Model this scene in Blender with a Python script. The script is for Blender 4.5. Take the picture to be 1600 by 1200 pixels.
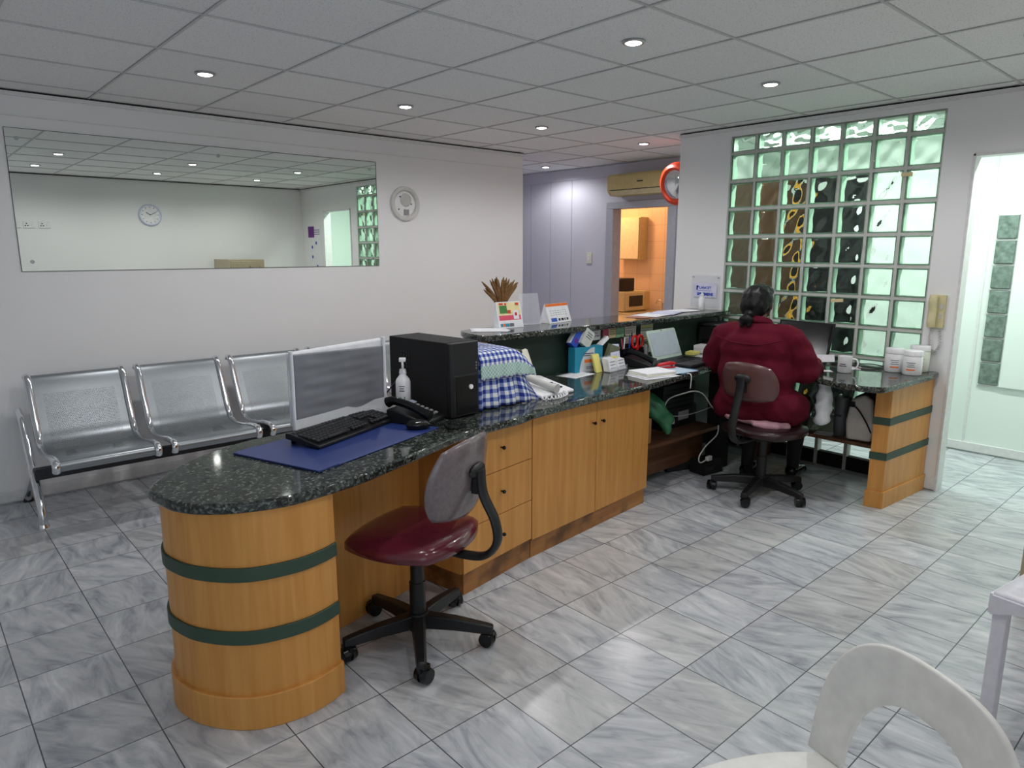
import bpy, bmesh, math, random
from mathutils import Vector, Matrix, Euler
from math import sin, cos, pi, radians, atan2, sqrt
random.seed(7)
S = bpy.context.scene
COL = S.collection
for o in list(bpy.data.objects): bpy.data.objects.remove(o)

# ------------------------------------------------------------------ camera, world, exposure, lights
H, CZ = 1.498, 2.385
cd = bpy.data.cameras.new('camera'); cam = bpy.data.objects.new('camera', cd); COL.objects.link(cam)
cd.sensor_width = 36; cd.lens = 1082.17 * 36 / 1600; cd.clip_start = 0.02
yaw, pitch = 0.84126, 0.19099
cam.location = (0, 0, H); cam.rotation_euler = (pi/2 - pitch, 0, yaw - pi/2)
S.camera = cam
S.view_settings.view_transform = 'Standard'; S.view_settings.look = 'None'
S.view_settings.exposure = 0.12; S.view_settings.gamma = 1.0; S.view_settings.use_curve_mapping = False
w = bpy.data.worlds.new('world'); S.world = w; w.use_nodes = True
w.node_tree.nodes['Background'].inputs[0].default_value = (0.8, 0.85, 0.9, 1)
w.node_tree.nodes['Background'].inputs[1].default_value = 0.05
S.cycles.max_bounces = 10; S.cycles.transmission_bounces = 8; S.cycles.transparent_max_bounces = 12; S.cycles.diffuse_bounces = 8
S.cycles.sample_clamp_indirect = 4.0
DOWN_W = 21.5
def lamp(name, kind, loc, power, color, **kw):
    l = bpy.data.lights.new(name, kind); l.energy = power; l.color = color
    o = bpy.data.objects.new(name, l); COL.objects.link(o); o.location = loc
    for k, v in kw.items(): setattr(l, k, v)
    return o
def area(name, loc, rot, power, color, sx, sy):
    o = lamp(name, 'AREA', loc, power, color, shape='RECTANGLE', size=sx, size_y=sy); o.rotation_euler = rot; return o
DOWNLIGHTS = [(1.35,3.87),(2.57,3.88),(3.74,3.855),(4.93,3.84),(5.5,5.6),(1.35,2.06),(2.55,2.06),(3.72,2.05),(1.33,0.86),(2.53,0.86),(3.72,0.86)]
for (x, y) in DOWNLIGHTS:
    lamp('downlight_beam', 'SPOT', (x, y, CZ - 0.016), DOWN_W, (1.0, 0.985, 0.985), spot_size=radians(166), spot_blend=0.53, shadow_soft_size=0.03)
for y in (1.0, 2.3):
    area('added_hall_light', (5.14, y, CZ - 0.09), (0, 0, 0), 19, (0.90, 1.0, 0.94), 0.10, 1.1)  # lamps of the unseen battens, added to supply the hall light
area('added_fill_light', (-0.45, -1.33, 1.25), (-pi/2, 0, 0), 8, (0.93, 0.97, 1.0), 2.3, 1.9)  # added fill from behind the camera, brightens ceiling and room
lamp('kitchen_bulb_light', 'POINT', (6.45, 5.85, 2.2), 26, (1.0, 0.50, 0.20), shadow_soft_size=0.08)

# ------------------------------------------------------------------ helpers
def lin(c):
    out = []
    for v in c:
        v = v / 255.0
        out.append(v / 12.92 if v <= 0.04045 else ((v + 0.055) / 1.055) ** 2.4)
    return (*out, 1.0)
MATS = {}
def newmat(name):
    m = bpy.data.materials.new(name); m.use_nodes = True
    nt = m.node_tree; return m, nt, nt.nodes['Principled BSDF']
def N(nt, t, **kw):
    n = nt.nodes.new(t)
    for k, v in kw.items(): setattr(n, k, v)
    return n
def mat(name, col, rough=0.5, metal=0.0, var=0.06, scale=30, bump=0.0, spec=0.5, trans=0.0, emit=0.0, coat=0.0, alpha=1.0, ior=1.45):
    if name in MATS: return MATS[name]
    m, nt, b = newmat(name); L = nt.links
    c = lin(col)
    tc = N(nt, 'ShaderNodeTexCoord'); no = N(nt, 'ShaderNodeTexNoise'); no.inputs['Scale'].default_value = scale; no.inputs['Detail'].default_value = 3
    L.new(tc.outputs['Object'], no.inputs['Vector'])
    r = N(nt, 'ShaderNodeValToRGB'); L.new(no.outputs[0], r.inputs[0])
    r.color_ramp.elements[0].position = 0.3; r.color_ramp.elements[1].position = 0.7
    r.color_ramp.elements[0].color = tuple(v * (1 - var) for v in c[:3]) + (1,); r.color_ramp.elements[1].color = tuple(min(1, v * (1 + var)) for v in c[:3]) + (1,)
    L.new(r.outputs[0], b.inputs['Base Color'])
    b.inputs['Roughness'].default_value = rough; b.inputs['Metallic'].default_value = metal
    b.inputs['Specular IOR Level'].default_value = spec; b.inputs['Transmission Weight'].default_value = trans; b.inputs['IOR'].default_value = ior
    b.inputs['Coat Weight'].default_value = coat; b.inputs['Alpha'].default_value = alpha
    if emit: b.inputs['Emission Color'].default_value = c; b.inputs['Emission Strength'].default_value = emit
    if bump:
        bp = N(nt, 'ShaderNodeBump'); bp.inputs['Strength'].default_value = bump; bp.inputs['Distance'].default_value = 0.01
        L.new(no.outputs[0], bp.inputs['Height']); L.new(bp.outputs[0], b.inputs['Normal'])
    MATS[name] = m; return m
def mth(nt, op, a, b=None):
    n = N(nt, 'ShaderNodeMath', operation=op)
    for i, v in enumerate((a, b)):
        if v is None: continue
        if isinstance(v, (int, float)): n.inputs[i].default_value = v
        else: nt.links.new(v, n.inputs[i])
    return n.outputs[0]
def mix(nt, f, a, b):
    n = N(nt, 'ShaderNodeMix', data_type='RGBA')
    if isinstance(f, (int, float)): n.inputs[0].default_value = f
    else: nt.links.new(f, n.inputs[0])
    for i, v in ((6, a), (7, b)):
        if isinstance(v, tuple): n.inputs[i].default_value = v
        else: nt.links.new(v, n.inputs[i])
    return n.outputs[2]

class MB:
    """collects shapes into one mesh"""
    def __init__(s): s.bm = bmesh.new(); s.uv = None
    def box(s, c, d, rz=0.0, rot=None):
        R = Euler(rot).to_matrix() if rot else Matrix.Rotation(rz, 3, 'Z')
        vs = [s.bm.verts.new(Vector(c) + R @ Vector((sx*d[0]/2, sy*d[1]/2, sz*d[2]/2))) for sz in (-1,1) for sy in (-1,1) for sx in (-1,1)]
        for f in ((0,2,3,1),(4,5,7,6),(0,1,5,4),(2,6,7,3),(0,4,6,2),(1,3,7,5)): s.bm.faces.new([vs[i] for i in f])
        return s
    def bx(s, x0, x1, y0, y1, z0, z1): return s.box(((x0+x1)/2,(y0+y1)/2,(z0+z1)/2), (x1-x0, y1-y0, z1-z0))
    def prism(s, pts, z0, z1, top=None):
        a = [s.bm.verts.new((x, y, z0)) for x, y in pts]; b = [s.bm.verts.new((x, y, z1)) for x, y in (top or pts)]
        n = len(pts)
        s.bm.faces.new(list(reversed(a))); s.bm.faces.new(b)
        for i in range(n): s.bm.faces.new((a[i], a[(i+1)%n], b[(i+1)%n], b[i]))
        return s
    def extr(s, pts, vec):
        """polygon of 3D points extruded by vec"""
        a = [s.bm.verts.new(p) for p in pts]; b = [s.bm.verts.new(Vector(p) + Vector(vec)) for p in pts]
        n = len(pts); s.bm.faces.new(list(reversed(a))); s.bm.faces.new(b)
        for i in range(n): s.bm.faces.new((a[i], a[(i+1)%n], b[(i+1)%n], b[i]))
        return s
    def tube(s, path, r, seg=10, closed=False, cap=True, flat=None):
        P = [Vector(p) for p in path]; n = len(P); rings = []
        rs = r if isinstance(r, (list, tuple)) else [r]*n
        up = None
        for i in range(n):
            if closed: t = P[(i+1)%n] - P[i-1]
            else: t = P[min(i+1,n-1)] - P[max(i-1,0)]
            if t.length < 1e-9: t = Vector((0,0,1))
            t.normalize()
            if up is None:
                up = Vector((0,0,1)) if abs(t.z) < 0.9 else Vector((1,0,0))
            u = up - t * up.dot(t)
            if u.length < 1e-6: u = t.orthogonal()
            u.normalize(); v = t.cross(u); up = u
            fu, fv = (rs[i], rs[i]) if flat is None else (flat[0], flat[1])
            rings.append([s.bm.verts.new(P[i] + u*(fu*cos(2*pi*k/seg)) + v*(fv*sin(2*pi*k/seg))) for k in range(seg)])
        m = n if closed else n-1
        for i in range(m):
            A, B = rings[i], rings[(i+1)%n]
            for k in range(seg): s.bm.faces.new((A[k], A[(k+1)%seg], B[(k+1)%seg], B[k]))
        if cap and not closed: s.bm.faces.new(list(reversed(rings[0]))); s.bm.faces.new(rings[-1])
        return s
    def cyl(s, p0, p1, r0, r1=None, seg=20): return s.tube([p0, p1], [r0, r0 if r1 is None else r1], seg)
    def lathe(s, prof, c=(0,0,0), seg=28, M=None):
        c = Vector(c); rings = []
        for r, z in prof:
            if r < 1e-6: rings.append([s.bm.verts.new((M @ Vector((0,0,z)) if M else Vector((0,0,z))) + c)])
            else:
                rings.append([s.bm.verts.new((M @ Vector((r*cos(2*pi*k/seg), r*sin(2*pi*k/seg), z)) if M else Vector((r*cos(2*pi*k/seg), r*sin(2*pi*k/seg), z))) + c) for k in range(seg)])
        for A, B in zip(rings, rings[1:]):
            if len(A) == 1 and len(B) == 1: continue
            for k in range(seg):
                k2 = (k+1)%seg
                if len(A) == 1: s.bm.faces.new((A[0], B[k], B[k2]))
                elif len(B) == 1: s.bm.faces.new((A[k], A[k2], B[0]))
                else: s.bm.faces.new((A[k], A[k2], B[k2], B[k]))
        for ring, fl in ((rings[0], True), (rings[-1], False)):
            if len(ring) > 1: s.bm.faces.new(list(reversed(ring)) if fl else ring)
        return s
    def ball(s, c, r, seg=16, M=None):
        r = r if isinstance(r, (tuple, list)) else (r, r, r)
        mt = Matrix.Translation(c) @ (M.to_4x4() if M else Matrix()) @ Matrix.Diagonal((*r, 1))
        bmesh.ops.create_uvsphere(s.bm, u_segments=seg, v_segments=max(6, seg//2), radius=1, matrix=mt); return s
    def grid(s, fn, nu, nv, uv=None):
        """sheet: fn(u,v)->point, u,v in 0..1"""
        V = [[s.bm.verts.new(fn(i/nu, j/nv)) for j in range(nv+1)] for i in range(nu+1)]
        if uv and s.uv is None: s.uv = s.bm.loops.layers.uv.new('UVMap')
        for i in range(nu):
            for j in range(nv):
                f = s.bm.faces.new((V[i][j], V[i+1][j], V[i+1][j+1], V[i][j+1]))
                if uv:
                    for lp, (a, b) in zip(f.loops, ((i,j),(i+1,j),(i+1,j+1),(i,j+1))): lp[s.uv].uv = uv(a/nu, b/nv)
        return s
    def done(s, name, m, parent=None, smooth=None, bevel=0.0, seg=2, solid=0.0, solid_off=-1.0, normals=True, loc=None, sub=0):
        if normals: bmesh.ops.recalc_face_normals(s.bm, faces=s.bm.faces)
        me = bpy.data.meshes.new(name); s.bm.to_mesh(me); s.bm.free()
        o = bpy.data.objects.new(name, me); COL.objects.link(o)
        if m: me.materials.append(m)
        if parent: o.parent = parent
        if loc: o.location = loc
        if solid:
            md = o.modifiers.new('solid', 'SOLIDIFY'); md.thickness = solid; md.offset = solid_off
        if bevel:
            md = o.modifiers.new('bevel', 'BEVEL'); md.width = bevel; md.segments = seg; md.limit_method = 'ANGLE'; md.angle_limit = radians(35)
        if sub:
            md = o.modifiers.new('sub', 'SUBSURF'); md.levels = sub; md.render_levels = sub
        if smooth is not None or bevel or sub:
            for p in me.polygons: p.use_smooth = True
            try: me.set_sharp_from_angle(angle=radians(smooth if smooth else 40))
            except Exception: pass
        return o
def tag(o, label, cat, group=None, kind=None):
    if label: o['label'] = label
    if cat: o['category'] = cat
    if group: o['group'] = group
    if kind: o['kind'] = kind
    return o
def struct(o): o['kind'] = 'structure'; return o
def thing(name, label, cat, loc=(0,0,0), rz=0.0, group=None):
    o = bpy.data.objects.new(name, None); COL.objects.link(o); o.location = loc; o.rotation_euler = (0,0,rz); o.empty_display_size = 0.05
    return tag(o, label, cat, group)
def dup(root, loc, rz=None, label=None):
    r = root.copy(); COL.objects.link(r); r.location = loc
    if rz is not None: r.rotation_euler = (0,0,rz)
    if label: r['label'] = label
    for ch in list(root.children):
        c = ch.copy(); COL.objects.link(c); c.parent = r
        for g in list(ch.children):
            d = g.copy(); COL.objects.link(d); d.parent = c
    return r
def text(name, body, size, M, m, parent, depth=0.0006, align='CENTER', bold=0.0, xs=1.0):
    cu = bpy.data.curves.new(name, 'FONT'); cu.body = body; cu.size = size; cu.extrude = depth; cu.align_x = align; cu.align_y = 'CENTER'; cu.offset = bold
    t = bpy.data.objects.new(name, cu); COL.objects.link(t)
    dg = bpy.context.evaluated_depsgraph_get(); me = bpy.data.meshes.new_from_object(t.evaluated_get(dg))
    bpy.data.objects.remove(t)
    me.transform(M @ Matrix.Diagonal((xs, 1, 1, 1))); o = bpy.data.objects.new(name, me); COL.objects.link(o); me.materials.clear(); me.materials.append(m)
    if parent: o.parent = parent
    return o
def blob(name, prims, voxel, m, parent=None, smooth=4, disp=None):
    """one continuous surface from overlapping spheres and tapered limbs"""
    bm = bmesh.new()
    def sph(c, r, M=None):
        mt = Matrix.Translation(c) @ (M.to_4x4() if M else Matrix()) @ Matrix.Diagonal((*r, 1))
        bmesh.ops.create_icosphere(bm, subdivisions=2, radius=1, matrix=mt)
    for p in prims:
        if p[0] == 'e': sph(p[1], p[2], Matrix.Rotation(p[3], 3, p[4]) if len(p) > 3 else None)
        else:
            P = [Vector(q) for q in p[1]]; R = p[2]
            for i in range(len(P)-1):
                d = (P[i+1]-P[i]).length; n = max(2, int(d/(0.35*min(R[i],R[i+1]))))
                for k in range(n+1):
                    t = k/n; r = R[i]*(1-t)+R[i+1]*t; sph(P[i].lerp(P[i+1], t), (r,r,r))
    me = bpy.data.meshes.new(name); bm.to_mesh(me); bm.free()
    o = bpy.data.objects.new(name, me); COL.objects.link(o)
    md = o.modifiers.new('r', 'REMESH'); md.mode = 'VOXEL'; md.voxel_size = voxel
    md = o.modifiers.new('s', 'SMOOTH'); md.factor = 0.5; md.iterations = smooth
    dg = bpy.context.evaluated_depsgraph_get(); me2 = bpy.data.meshes.new_from_object(o.evaluated_get(dg))
    o.modifiers.clear(); o.data = me2; me2.materials.clear(); me2.materials.append(m)
    if disp:
        ns = [v.normal.copy() for v in me2.vertices]
        for v, n in zip(me2.vertices, ns): v.co += n * disp(v.co)
    for p in me2.polygons: p.use_smooth = True
    if parent: o.parent = parent
    return o
def catmull(P, n=8, closed=False):
    P = [Vector(p) for p in P]; out = []; L = len(P)
    for i in range(L if closed else L-1):
        if closed: a, b, c, d = P[i-1], P[i], P[(i+1)%L], P[(i+2)%L]
        else: a, b, c, d = P[max(i-1,0)], P[i], P[i+1], P[min(i+2,L-1)]
        for k in range(n):
            t = k/n; out.append(0.5*((2*b)+(c-a)*t+(2*a-5*b+4*c-d)*t*t+(3*b-a-3*c+d)*t*t*t))
    if not closed: out.append(P[-1])
    return out
def frame(o, x, y):
    """matrix with origin o, local X along x, local Y along y"""
    x = Vector(x).normalized(); y = Vector(y); y = (y - x*y.dot(x)).normalized(); z = x.cross(y)
    return Matrix(((x.x,y.x,z.x,o[0]),(x.y,y.y,z.y,o[1]),(x.z,y.z,z.z,o[2]),(0,0,0,1)))

# ------------------------------------------------------------------ materials
def m_floor():
    m, nt, b = newmat('marble_tiles'); L = nt.links
    tc = N(nt, 'ShaderNodeTexCoord'); sp = N(nt, 'ShaderNodeSeparateXYZ'); L.new(tc.outputs['Object'], sp.inputs[0])
    u = mth(nt, 'DIVIDE', mth(nt, 'SUBTRACT', sp.outputs[0], 0.169 - 3.05), 0.305); v = mth(nt, 'DIVIDE', mth(nt, 'SUBTRACT', sp.outputs[1], 2.808 - 6.1), 0.305)
    cx, cy = mth(nt, 'FLOOR', u), mth(nt, 'FLOOR', v); fx, fy = mth(nt, 'FRACT', u), mth(nt, 'FRACT', v)
    ex = mth(nt, 'MINIMUM', fx, mth(nt, 'SUBTRACT', 1.0, fx)); ey = mth(nt, 'MINIMUM', fy, mth(nt, 'SUBTRACT', 1.0, fy))
    joint = mth(nt, 'LESS_THAN', mth(nt, 'MINIMUM', ex, ey), 0.0062)
    cc = N(nt, 'ShaderNodeCombineXYZ'); L.new(cx, cc.inputs[0]); L.new(cy, cc.inputs[1])
    wn = N(nt, 'ShaderNodeTexWhiteNoise', noise_dimensions='2D'); L.new(cc.outputs[0], wn.inputs['Vector'])
    sw = N(nt, 'ShaderNodeSeparateColor'); L.new(wn.outputs['Color'], sw.inputs[0])
    ang = mth(nt, 'ADD', mth(nt, 'MULTIPLY', sw.outputs[0], 1.1), 0.9)
    off = N(nt, 'ShaderNodeVectorMath', operation='SCALE'); L.new(wn.outputs['Color'], off.inputs[0]); off.inputs['Scale'].default_value = 9.0
    va = N(nt, 'ShaderNodeVectorMath', operation='ADD'); L.new(tc.outputs['Object'], va.inputs[0]); L.new(off.outputs[0], va.inputs[1])
    vr = N(nt, 'ShaderNodeVectorRotate', rotation_type='Z_AXIS'); L.new(va.outputs[0], vr.inputs['Vector']); L.new(ang, vr.inputs['Angle'])
    mp = N(nt, 'ShaderNodeMapping'); mp.inputs['Scale'].default_value = (3.2, 11.0, 1.0); L.new(vr.outputs[0], mp.inputs[0])
    n1 = N(nt, 'ShaderNodeTexNoise'); n1.inputs['Scale'].default_value = 1.5; n1.inputs['Detail'].default_value = 8; n1.inputs['Roughness'].default_value = 0.62; n1.inputs['Distortion'].default_value = 0.8
    L.new(mp.outputs[0], n1.inputs['Vector'])
    r = N(nt, 'ShaderNodeValToRGB'); L.new(n1.outputs[0], r.inputs[0]); e = r.color_ramp.elements
    e[0].position = 0.28; e[0].color = lin((140,144,152)); e[1].position = 0.74; e[1].color = lin((222,224,227))
    for p, c in ((0.42,(172,176,182)),(0.5,(188,191,196)),(0.6,(200,203,207))):
        q = e.new(p); q.color = lin(c)
    # tile-to-tile tone
    tone = mth(nt, 'ADD', mth(nt, 'MULTIPLY', sw.outputs[1], 0.13), 0.89)
    hs = N(nt, 'ShaderNodeHueSaturation'); L.new(r.outputs[0], hs.inputs['Color']); L.new(tone, hs.inputs['Value'])
    warm = mth(nt, 'GREATER_THAN', sw.outputs[2], 0.82)
    c1 = mix(nt, mth(nt, 'MULTIPLY', warm, 0.12), hs.outputs[0], lin((196,186,165)))
    c2 = mix(nt, joint, c1, lin((78,80,84)))
    L.new(c2, b.inputs['Base Color']); b.inputs['Roughness'].default_value = 0.25; b.inputs['Specular IOR Level'].default_value = 0.45
    bp = N(nt, 'ShaderNodeBump'); bp.inputs['Strength'].default_value = 0.25; bp.inputs['Distance'].default_value = 0.002; L.new(mth(nt, 'SUBTRACT', 1.0, joint), bp.inputs['Height']); L.new(bp.outputs[0], b.inputs['Normal'])
    return m
def m_ceiling():
    m, nt, b = newmat('acoustic_tiles'); L = nt.links
    tc = N(nt, 'ShaderNodeTexCoord'); sp = N(nt, 'ShaderNodeSeparateXYZ'); L.new(tc.outputs['Object'], sp.inputs[0])
    def edge(s, o):
        f = mth(nt, 'FRACT', mth(nt, 'DIVIDE', mth(nt, 'SUBTRACT', s, o - 6.0), 0.6)); return mth(nt, 'MINIMUM', f, mth(nt, 'SUBTRACT', 1.0, f))
    d = mth(nt, 'MINIMUM', edge(sp.outputs[0], 0.439), edge(sp.outputs[1], 2.342))
    line = mth(nt, 'LESS_THAN', d, 0.0135)
    cell = N(nt, 'ShaderNodeCombineXYZ')
    for i, (s, o) in enumerate(((sp.outputs[0], 0.439), (sp.outputs[1], 2.342))):
        L.new(mth(nt, 'FLOOR', mth(nt, 'DIVIDE', mth(nt, 'SUBTRACT', s, o - 6.0), 0.6)), cell.inputs[i])
    wn = N(nt, 'ShaderNodeTexWhiteNoise', noise_dimensions='2D'); L.new(cell.outputs[0], wn.inputs['Vector'])
    n1 = N(nt, 'ShaderNodeTexNoise'); n1.inputs['Scale'].default_value = 160; n1.inputs['Detail'].default_value = 2; L.new(tc.outputs['Object'], n1.inputs['Vector'])
    r = N(nt, 'ShaderNodeValToRGB'); L.new(n1.outputs[0], r.inputs[0]); e = r.color_ramp.elements
    e[0].position = 0.3; e[0].color = lin((196,196,196)); e[1].position = 0.42; e[1].color = lin((236,236,236))
    hs = N(nt, 'ShaderNodeHueSaturation'); L.new(r.outputs[0], hs.inputs['Color']); L.new(mth(nt, 'ADD', mth(nt, 'MULTIPLY', wn.outputs['Value'], 0.07), 0.96), hs.inputs['Value'])
    L.new(mix(nt, line, hs.outputs[0], lin((176,176,176))), b.inputs['Base Color']); b.inputs['Roughness'].default_value = 0.9
    b.inputs['Specular IOR Level'].default_value = 0.2
    return m
def m_wood(name, c0, c1, c2, axis='Z', scale=1.0, rough=0.38, blotch=0.0):
    m, nt, b = newmat(name); L = nt.links
    tc = N(nt, 'ShaderNodeTexCoord'); mp = N(nt, 'ShaderNodeMapping')
    sc = {'Z': (14, 14, 0.9), 'X': (0.9, 14, 14), 'Y': (14, 0.9, 14)}[axis]; mp.inputs['Scale'].default_value = tuple(v*scale for v in sc)
    L.new(tc.outputs['Object'], mp.inputs[0])
    n = N(nt, 'ShaderNodeTexNoise'); n.inputs['Scale'].default_value = 2.2; n.inputs['Detail'].default_value = 6; n.inputs['Distortion'].default_value = 0.6; L.new(mp.outputs[0], n.inputs['Vector'])
    r = N(nt, 'ShaderNodeValToRGB'); L.new(n.outputs[0], r.inputs[0]); e = r.color_ramp.elements
    e[0].position = 0.3; e[0].color = lin(c0); e[1].position = 0.7; e[1].color = lin(c2); q = e.new(0.5); q.color = lin(c1)
    col = r.outputs[0]
    if blotch:
        n2 = N(nt, 'ShaderNodeTexNoise'); n2.inputs['Scale'].default_value = 7; n2.inputs['Detail'].default_value = 4; L.new(tc.outputs['Object'], n2.inputs['Vector'])
        rr = N(nt, 'ShaderNodeValToRGB'); L.new(n2.outputs[0], rr.inputs[0]); rr.color_ramp.elements[0].position = 0.45; rr.color_ramp.elements[1].position = 0.65
        rr.color_ramp.elements[0].color = (0,0,0,1); rr.color_ramp.elements[1].color = (blotch,)*3 + (1,)
        col = mix(nt, rr.outputs[0], col, lin((60,34,16)))
    L.new(col, b.inputs['Base Color']); b.inputs['Roughness'].default_value = rough; b.inputs['Specular IOR Level'].default_value = 0.4
    return m
def m_granite():
    m, nt, b = newmat('green_granite'); L = nt.links
    tc = N(nt, 'ShaderNodeTexCoord')
    v = N(nt, 'ShaderNodeTexVoronoi'); v.inputs['Scale'].default_value = 125; v.inputs['Randomness'].default_value = 1; L.new(tc.outputs['Object'], v.inputs['Vector'])
    n = N(nt, 'ShaderNodeTexNoise'); n.inputs['Scale'].default_value = 85; n.inputs['Detail'].default_value = 6; n.inputs['Roughness'].default_value = 0.65; L.new(tc.outputs['Object'], n.inputs['Vector'])
    sc = N(nt, 'ShaderNodeSeparateColor'); L.new(v.outputs['Color'], sc.inputs[0])
    k = mth(nt, 'ADD', mth(nt, 'MULTIPLY', sc.outputs[0], 0.38), mth(nt, 'MULTIPLY', n.outputs[0], 0.66))
    r = N(nt, 'ShaderNodeValToRGB'); L.new(k, r.inputs[0]); e = r.color_ramp.elements
    e[0].position = 0.3; e[0].color = lin((22,25,24)); e[1].position = 0.8; e[1].color = lin((128,132,126))
    for p, c in ((0.45,(33,36,34)),(0.55,(52,57,53)),(0.66,(80,86,80))):
        q = e.new(p); q.color = lin(c)
    L.new(r.outputs[0], b.inputs['Base Color']); b.inputs['Roughness'].default_value = 0.07; b.inputs['Specular IOR Level'].default_value = 0.6
    return m
def m_gingham():
    m, nt, b = newmat('blue_check_cloth'); L = nt.links
    uv = N(nt, 'ShaderNodeUVMap'); uv.uv_map = 'UVMap'; sp = N(nt, 'ShaderNodeSeparateXYZ'); L.new(uv.outputs[0], sp.inputs[0])
    def stripe(s, p): return mth(nt, 'LESS_THAN', mth(nt, 'FRACT', mth(nt, 'DIVIDE', s, p)), 0.5)
    a, c = stripe(sp.outputs[0], 0.034), stripe(sp.outputs[1], 0.034)
    k = mth(nt, 'MULTIPLY', mth(nt, 'ADD', a, c), 0.5)
    r = N(nt, 'ShaderNodeValToRGB'); L.new(k, r.inputs[0]); e = r.color_ramp.elements; r.color_ramp.interpolation = 'CONSTANT'
    e[0].position = 0; e[0].color = lin((226,228,222)); e[1].position = 0.75; e[1].color = lin((48,62,138)); q = e.new(0.3); q.color = lin((132,146,196))
    band = mth(nt, 'MULTIPLY', mth(nt, 'GREATER_THAN', sp.outputs[1], 0.235), mth(nt, 'LESS_THAN', sp.outputs[1], 0.30))
    n = N(nt, 'ShaderNodeTexChecker'); n.inputs['Scale'].default_value = 90; n.inputs['Color1'].default_value = lin((150,182,172)); n.inputs['Color2'].default_value = lin((188,210,204)); L.new(uv.outputs[0], n.inputs['Vector'])
    L.new(mix(nt, band, r.outputs[0], n.outputs[0]), b.inputs['Base Color']); b.inputs['Roughness'].default_value = 0.9; b.inputs['Specular IOR Level'].default_value = 0.1
    return m
def m_perforated():
    m, nt, b = newmat('perforated_steel'); L = nt.links
    uv = N(nt, 'ShaderNodeUVMap'); uv.uv_map = 'UVMap'; sp = N(nt, 'ShaderNodeSeparateXYZ'); L.new(uv.outputs[0], sp.inputs[0])
    P = 0.0095
    row = mth(nt, 'FLOOR', mth(nt, 'DIVIDE', sp.outputs[1], P)); fy = mth(nt, 'SUBTRACT', mth(nt, 'FRACT', mth(nt, 'DIVIDE', sp.outputs[1], P)), 0.5)
    fx = mth(nt, 'SUBTRACT', mth(nt, 'FRACT', mth(nt, 'ADD', mth(nt, 'DIVIDE', sp.outputs[0], P), mth(nt, 'MULTIPLY', row, 0.5))), 0.5)
    d = mth(nt, 'SQRT', mth(nt, 'ADD', mth(nt, 'MULTIPLY', fx, fx), mth(nt, 'MULTIPLY', fy, fy)))
    hole = mth(nt, 'LESS_THAN', d, 0.27)
    inx = mth(nt, 'MULTIPLY', mth(nt, 'GREATER_THAN', sp.outputs[0], 0.055), mth(nt, 'LESS_THAN', sp.outputs[0], 0.425))
    y1 = mth(nt, 'MULTIPLY', mth(nt, 'GREATER_THAN', sp.outputs[1], 0.15), mth(nt, 'LESS_THAN', sp.outputs[1], 0.41))
    y2 = mth(nt, 'MULTIPLY', mth(nt, 'GREATER_THAN', sp.outputs[1], 0.47), mth(nt, 'LESS_THAN', sp.outputs[1], 0.84))
    hm = mth(nt, 'MULTIPLY', hole, mth(nt, 'MULTIPLY', inx, mth(nt, 'MAXIMUM', y1, y2)))
    b.inputs['Base Color'].default_value = lin((150,156,160)); b.inputs['Metallic'].default_value = 0.75; b.inputs['Roughness'].default_value = 0.33
    L.new(mth(nt, 'SUBTRACT', 1.0, hm), b.inputs['Alpha'])
    return m
def m_glassblock():
    m, nt, b = newmat('glass_block'); L = nt.links
    b.inputs['Base Color'].default_value = (0.90, 0.99, 0.93, 1); b.inputs['Transmission Weight'].default_value = 1; b.inputs['Roughness'].default_value = 0.0; b.inputs['IOR'].default_value = 1.42
    return m
def m_wall(name, col, rough=0.55, spec=0.3):
    m, nt, b = newmat(name); L = nt.links
    tc = N(nt, 'ShaderNodeTexCoord'); n = N(nt, 'ShaderNodeTexNoise'); n.inputs['Scale'].default_value = 1.3; n.inputs['Detail'].default_value = 4; L.new(tc.outputs['Object'], n.inputs['Vector'])
    c = lin(col); L.new(mix(nt, n.outputs[0], tuple(v*0.97 for v in c[:3])+(1,), tuple(min(1,v*1.03) for v in c[:3])+(1,)), b.inputs['Base Color'])
    n2 = N(nt, 'ShaderNodeTexNoise'); n2.inputs['Scale'].default_value = 180; L.new(tc.outputs['Object'], n2.inputs['Vector'])
    bp = N(nt, 'ShaderNodeBump'); bp.inputs['Strength'].default_value = 0.05; bp.inputs['Distance'].default_value = 0.002; L.new(n2.outputs[0], bp.inputs['Height']); L.new(bp.outputs[0], b.inputs['Normal'])
    b.inputs['Roughness'].default_value = rough; b.inputs['Specular IOR Level'].default_value = spec
    return m
def m_tiles(name, col, grout, size, rough=0.25):
    m, nt, b = newmat(name); L = nt.links
    tc = N(nt, 'ShaderNodeTexCoord'); sp = N(nt, 'ShaderNodeSeparateXYZ'); L.new(tc.outputs['Object'], sp.inputs[0])
    def e(s): f = mth(nt, 'FRACT', mth(nt, 'DIVIDE', s, size)); return mth(nt, 'LESS_THAN', f, 0.02)
    L.new(mix(nt, mth(nt, 'MAXIMUM', e(sp.outputs[1]), e(sp.outputs[2])), lin(col), lin(grout)), b.inputs['Base Color']); b.inputs['Roughness'].default_value = rough
    return m
FLOOR, CEIL = m_floor(), m_ceiling()
WOOD = m_wood('beech_veneer', (194,133,63), (203,143,72), (211,153,83))
WOODD = m_wood('worn_plinth_wood', (150,98,48), (166,112,58), (180,126,68), axis='X', blotch=0.7)
SHELFW = m_wood('brown_shelf_wood', (84,54,36), (98,66,46), (112,78,54), axis='X')
HALLBROWN = m_wood('hall_brown_wood', (58,38,22), (68,46,28), (80,55,34))
GRAN = m_granite(); CLOTH = m_gingham(); PERF = m_perforated(); GBLOCK = m_glassblock()
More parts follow.
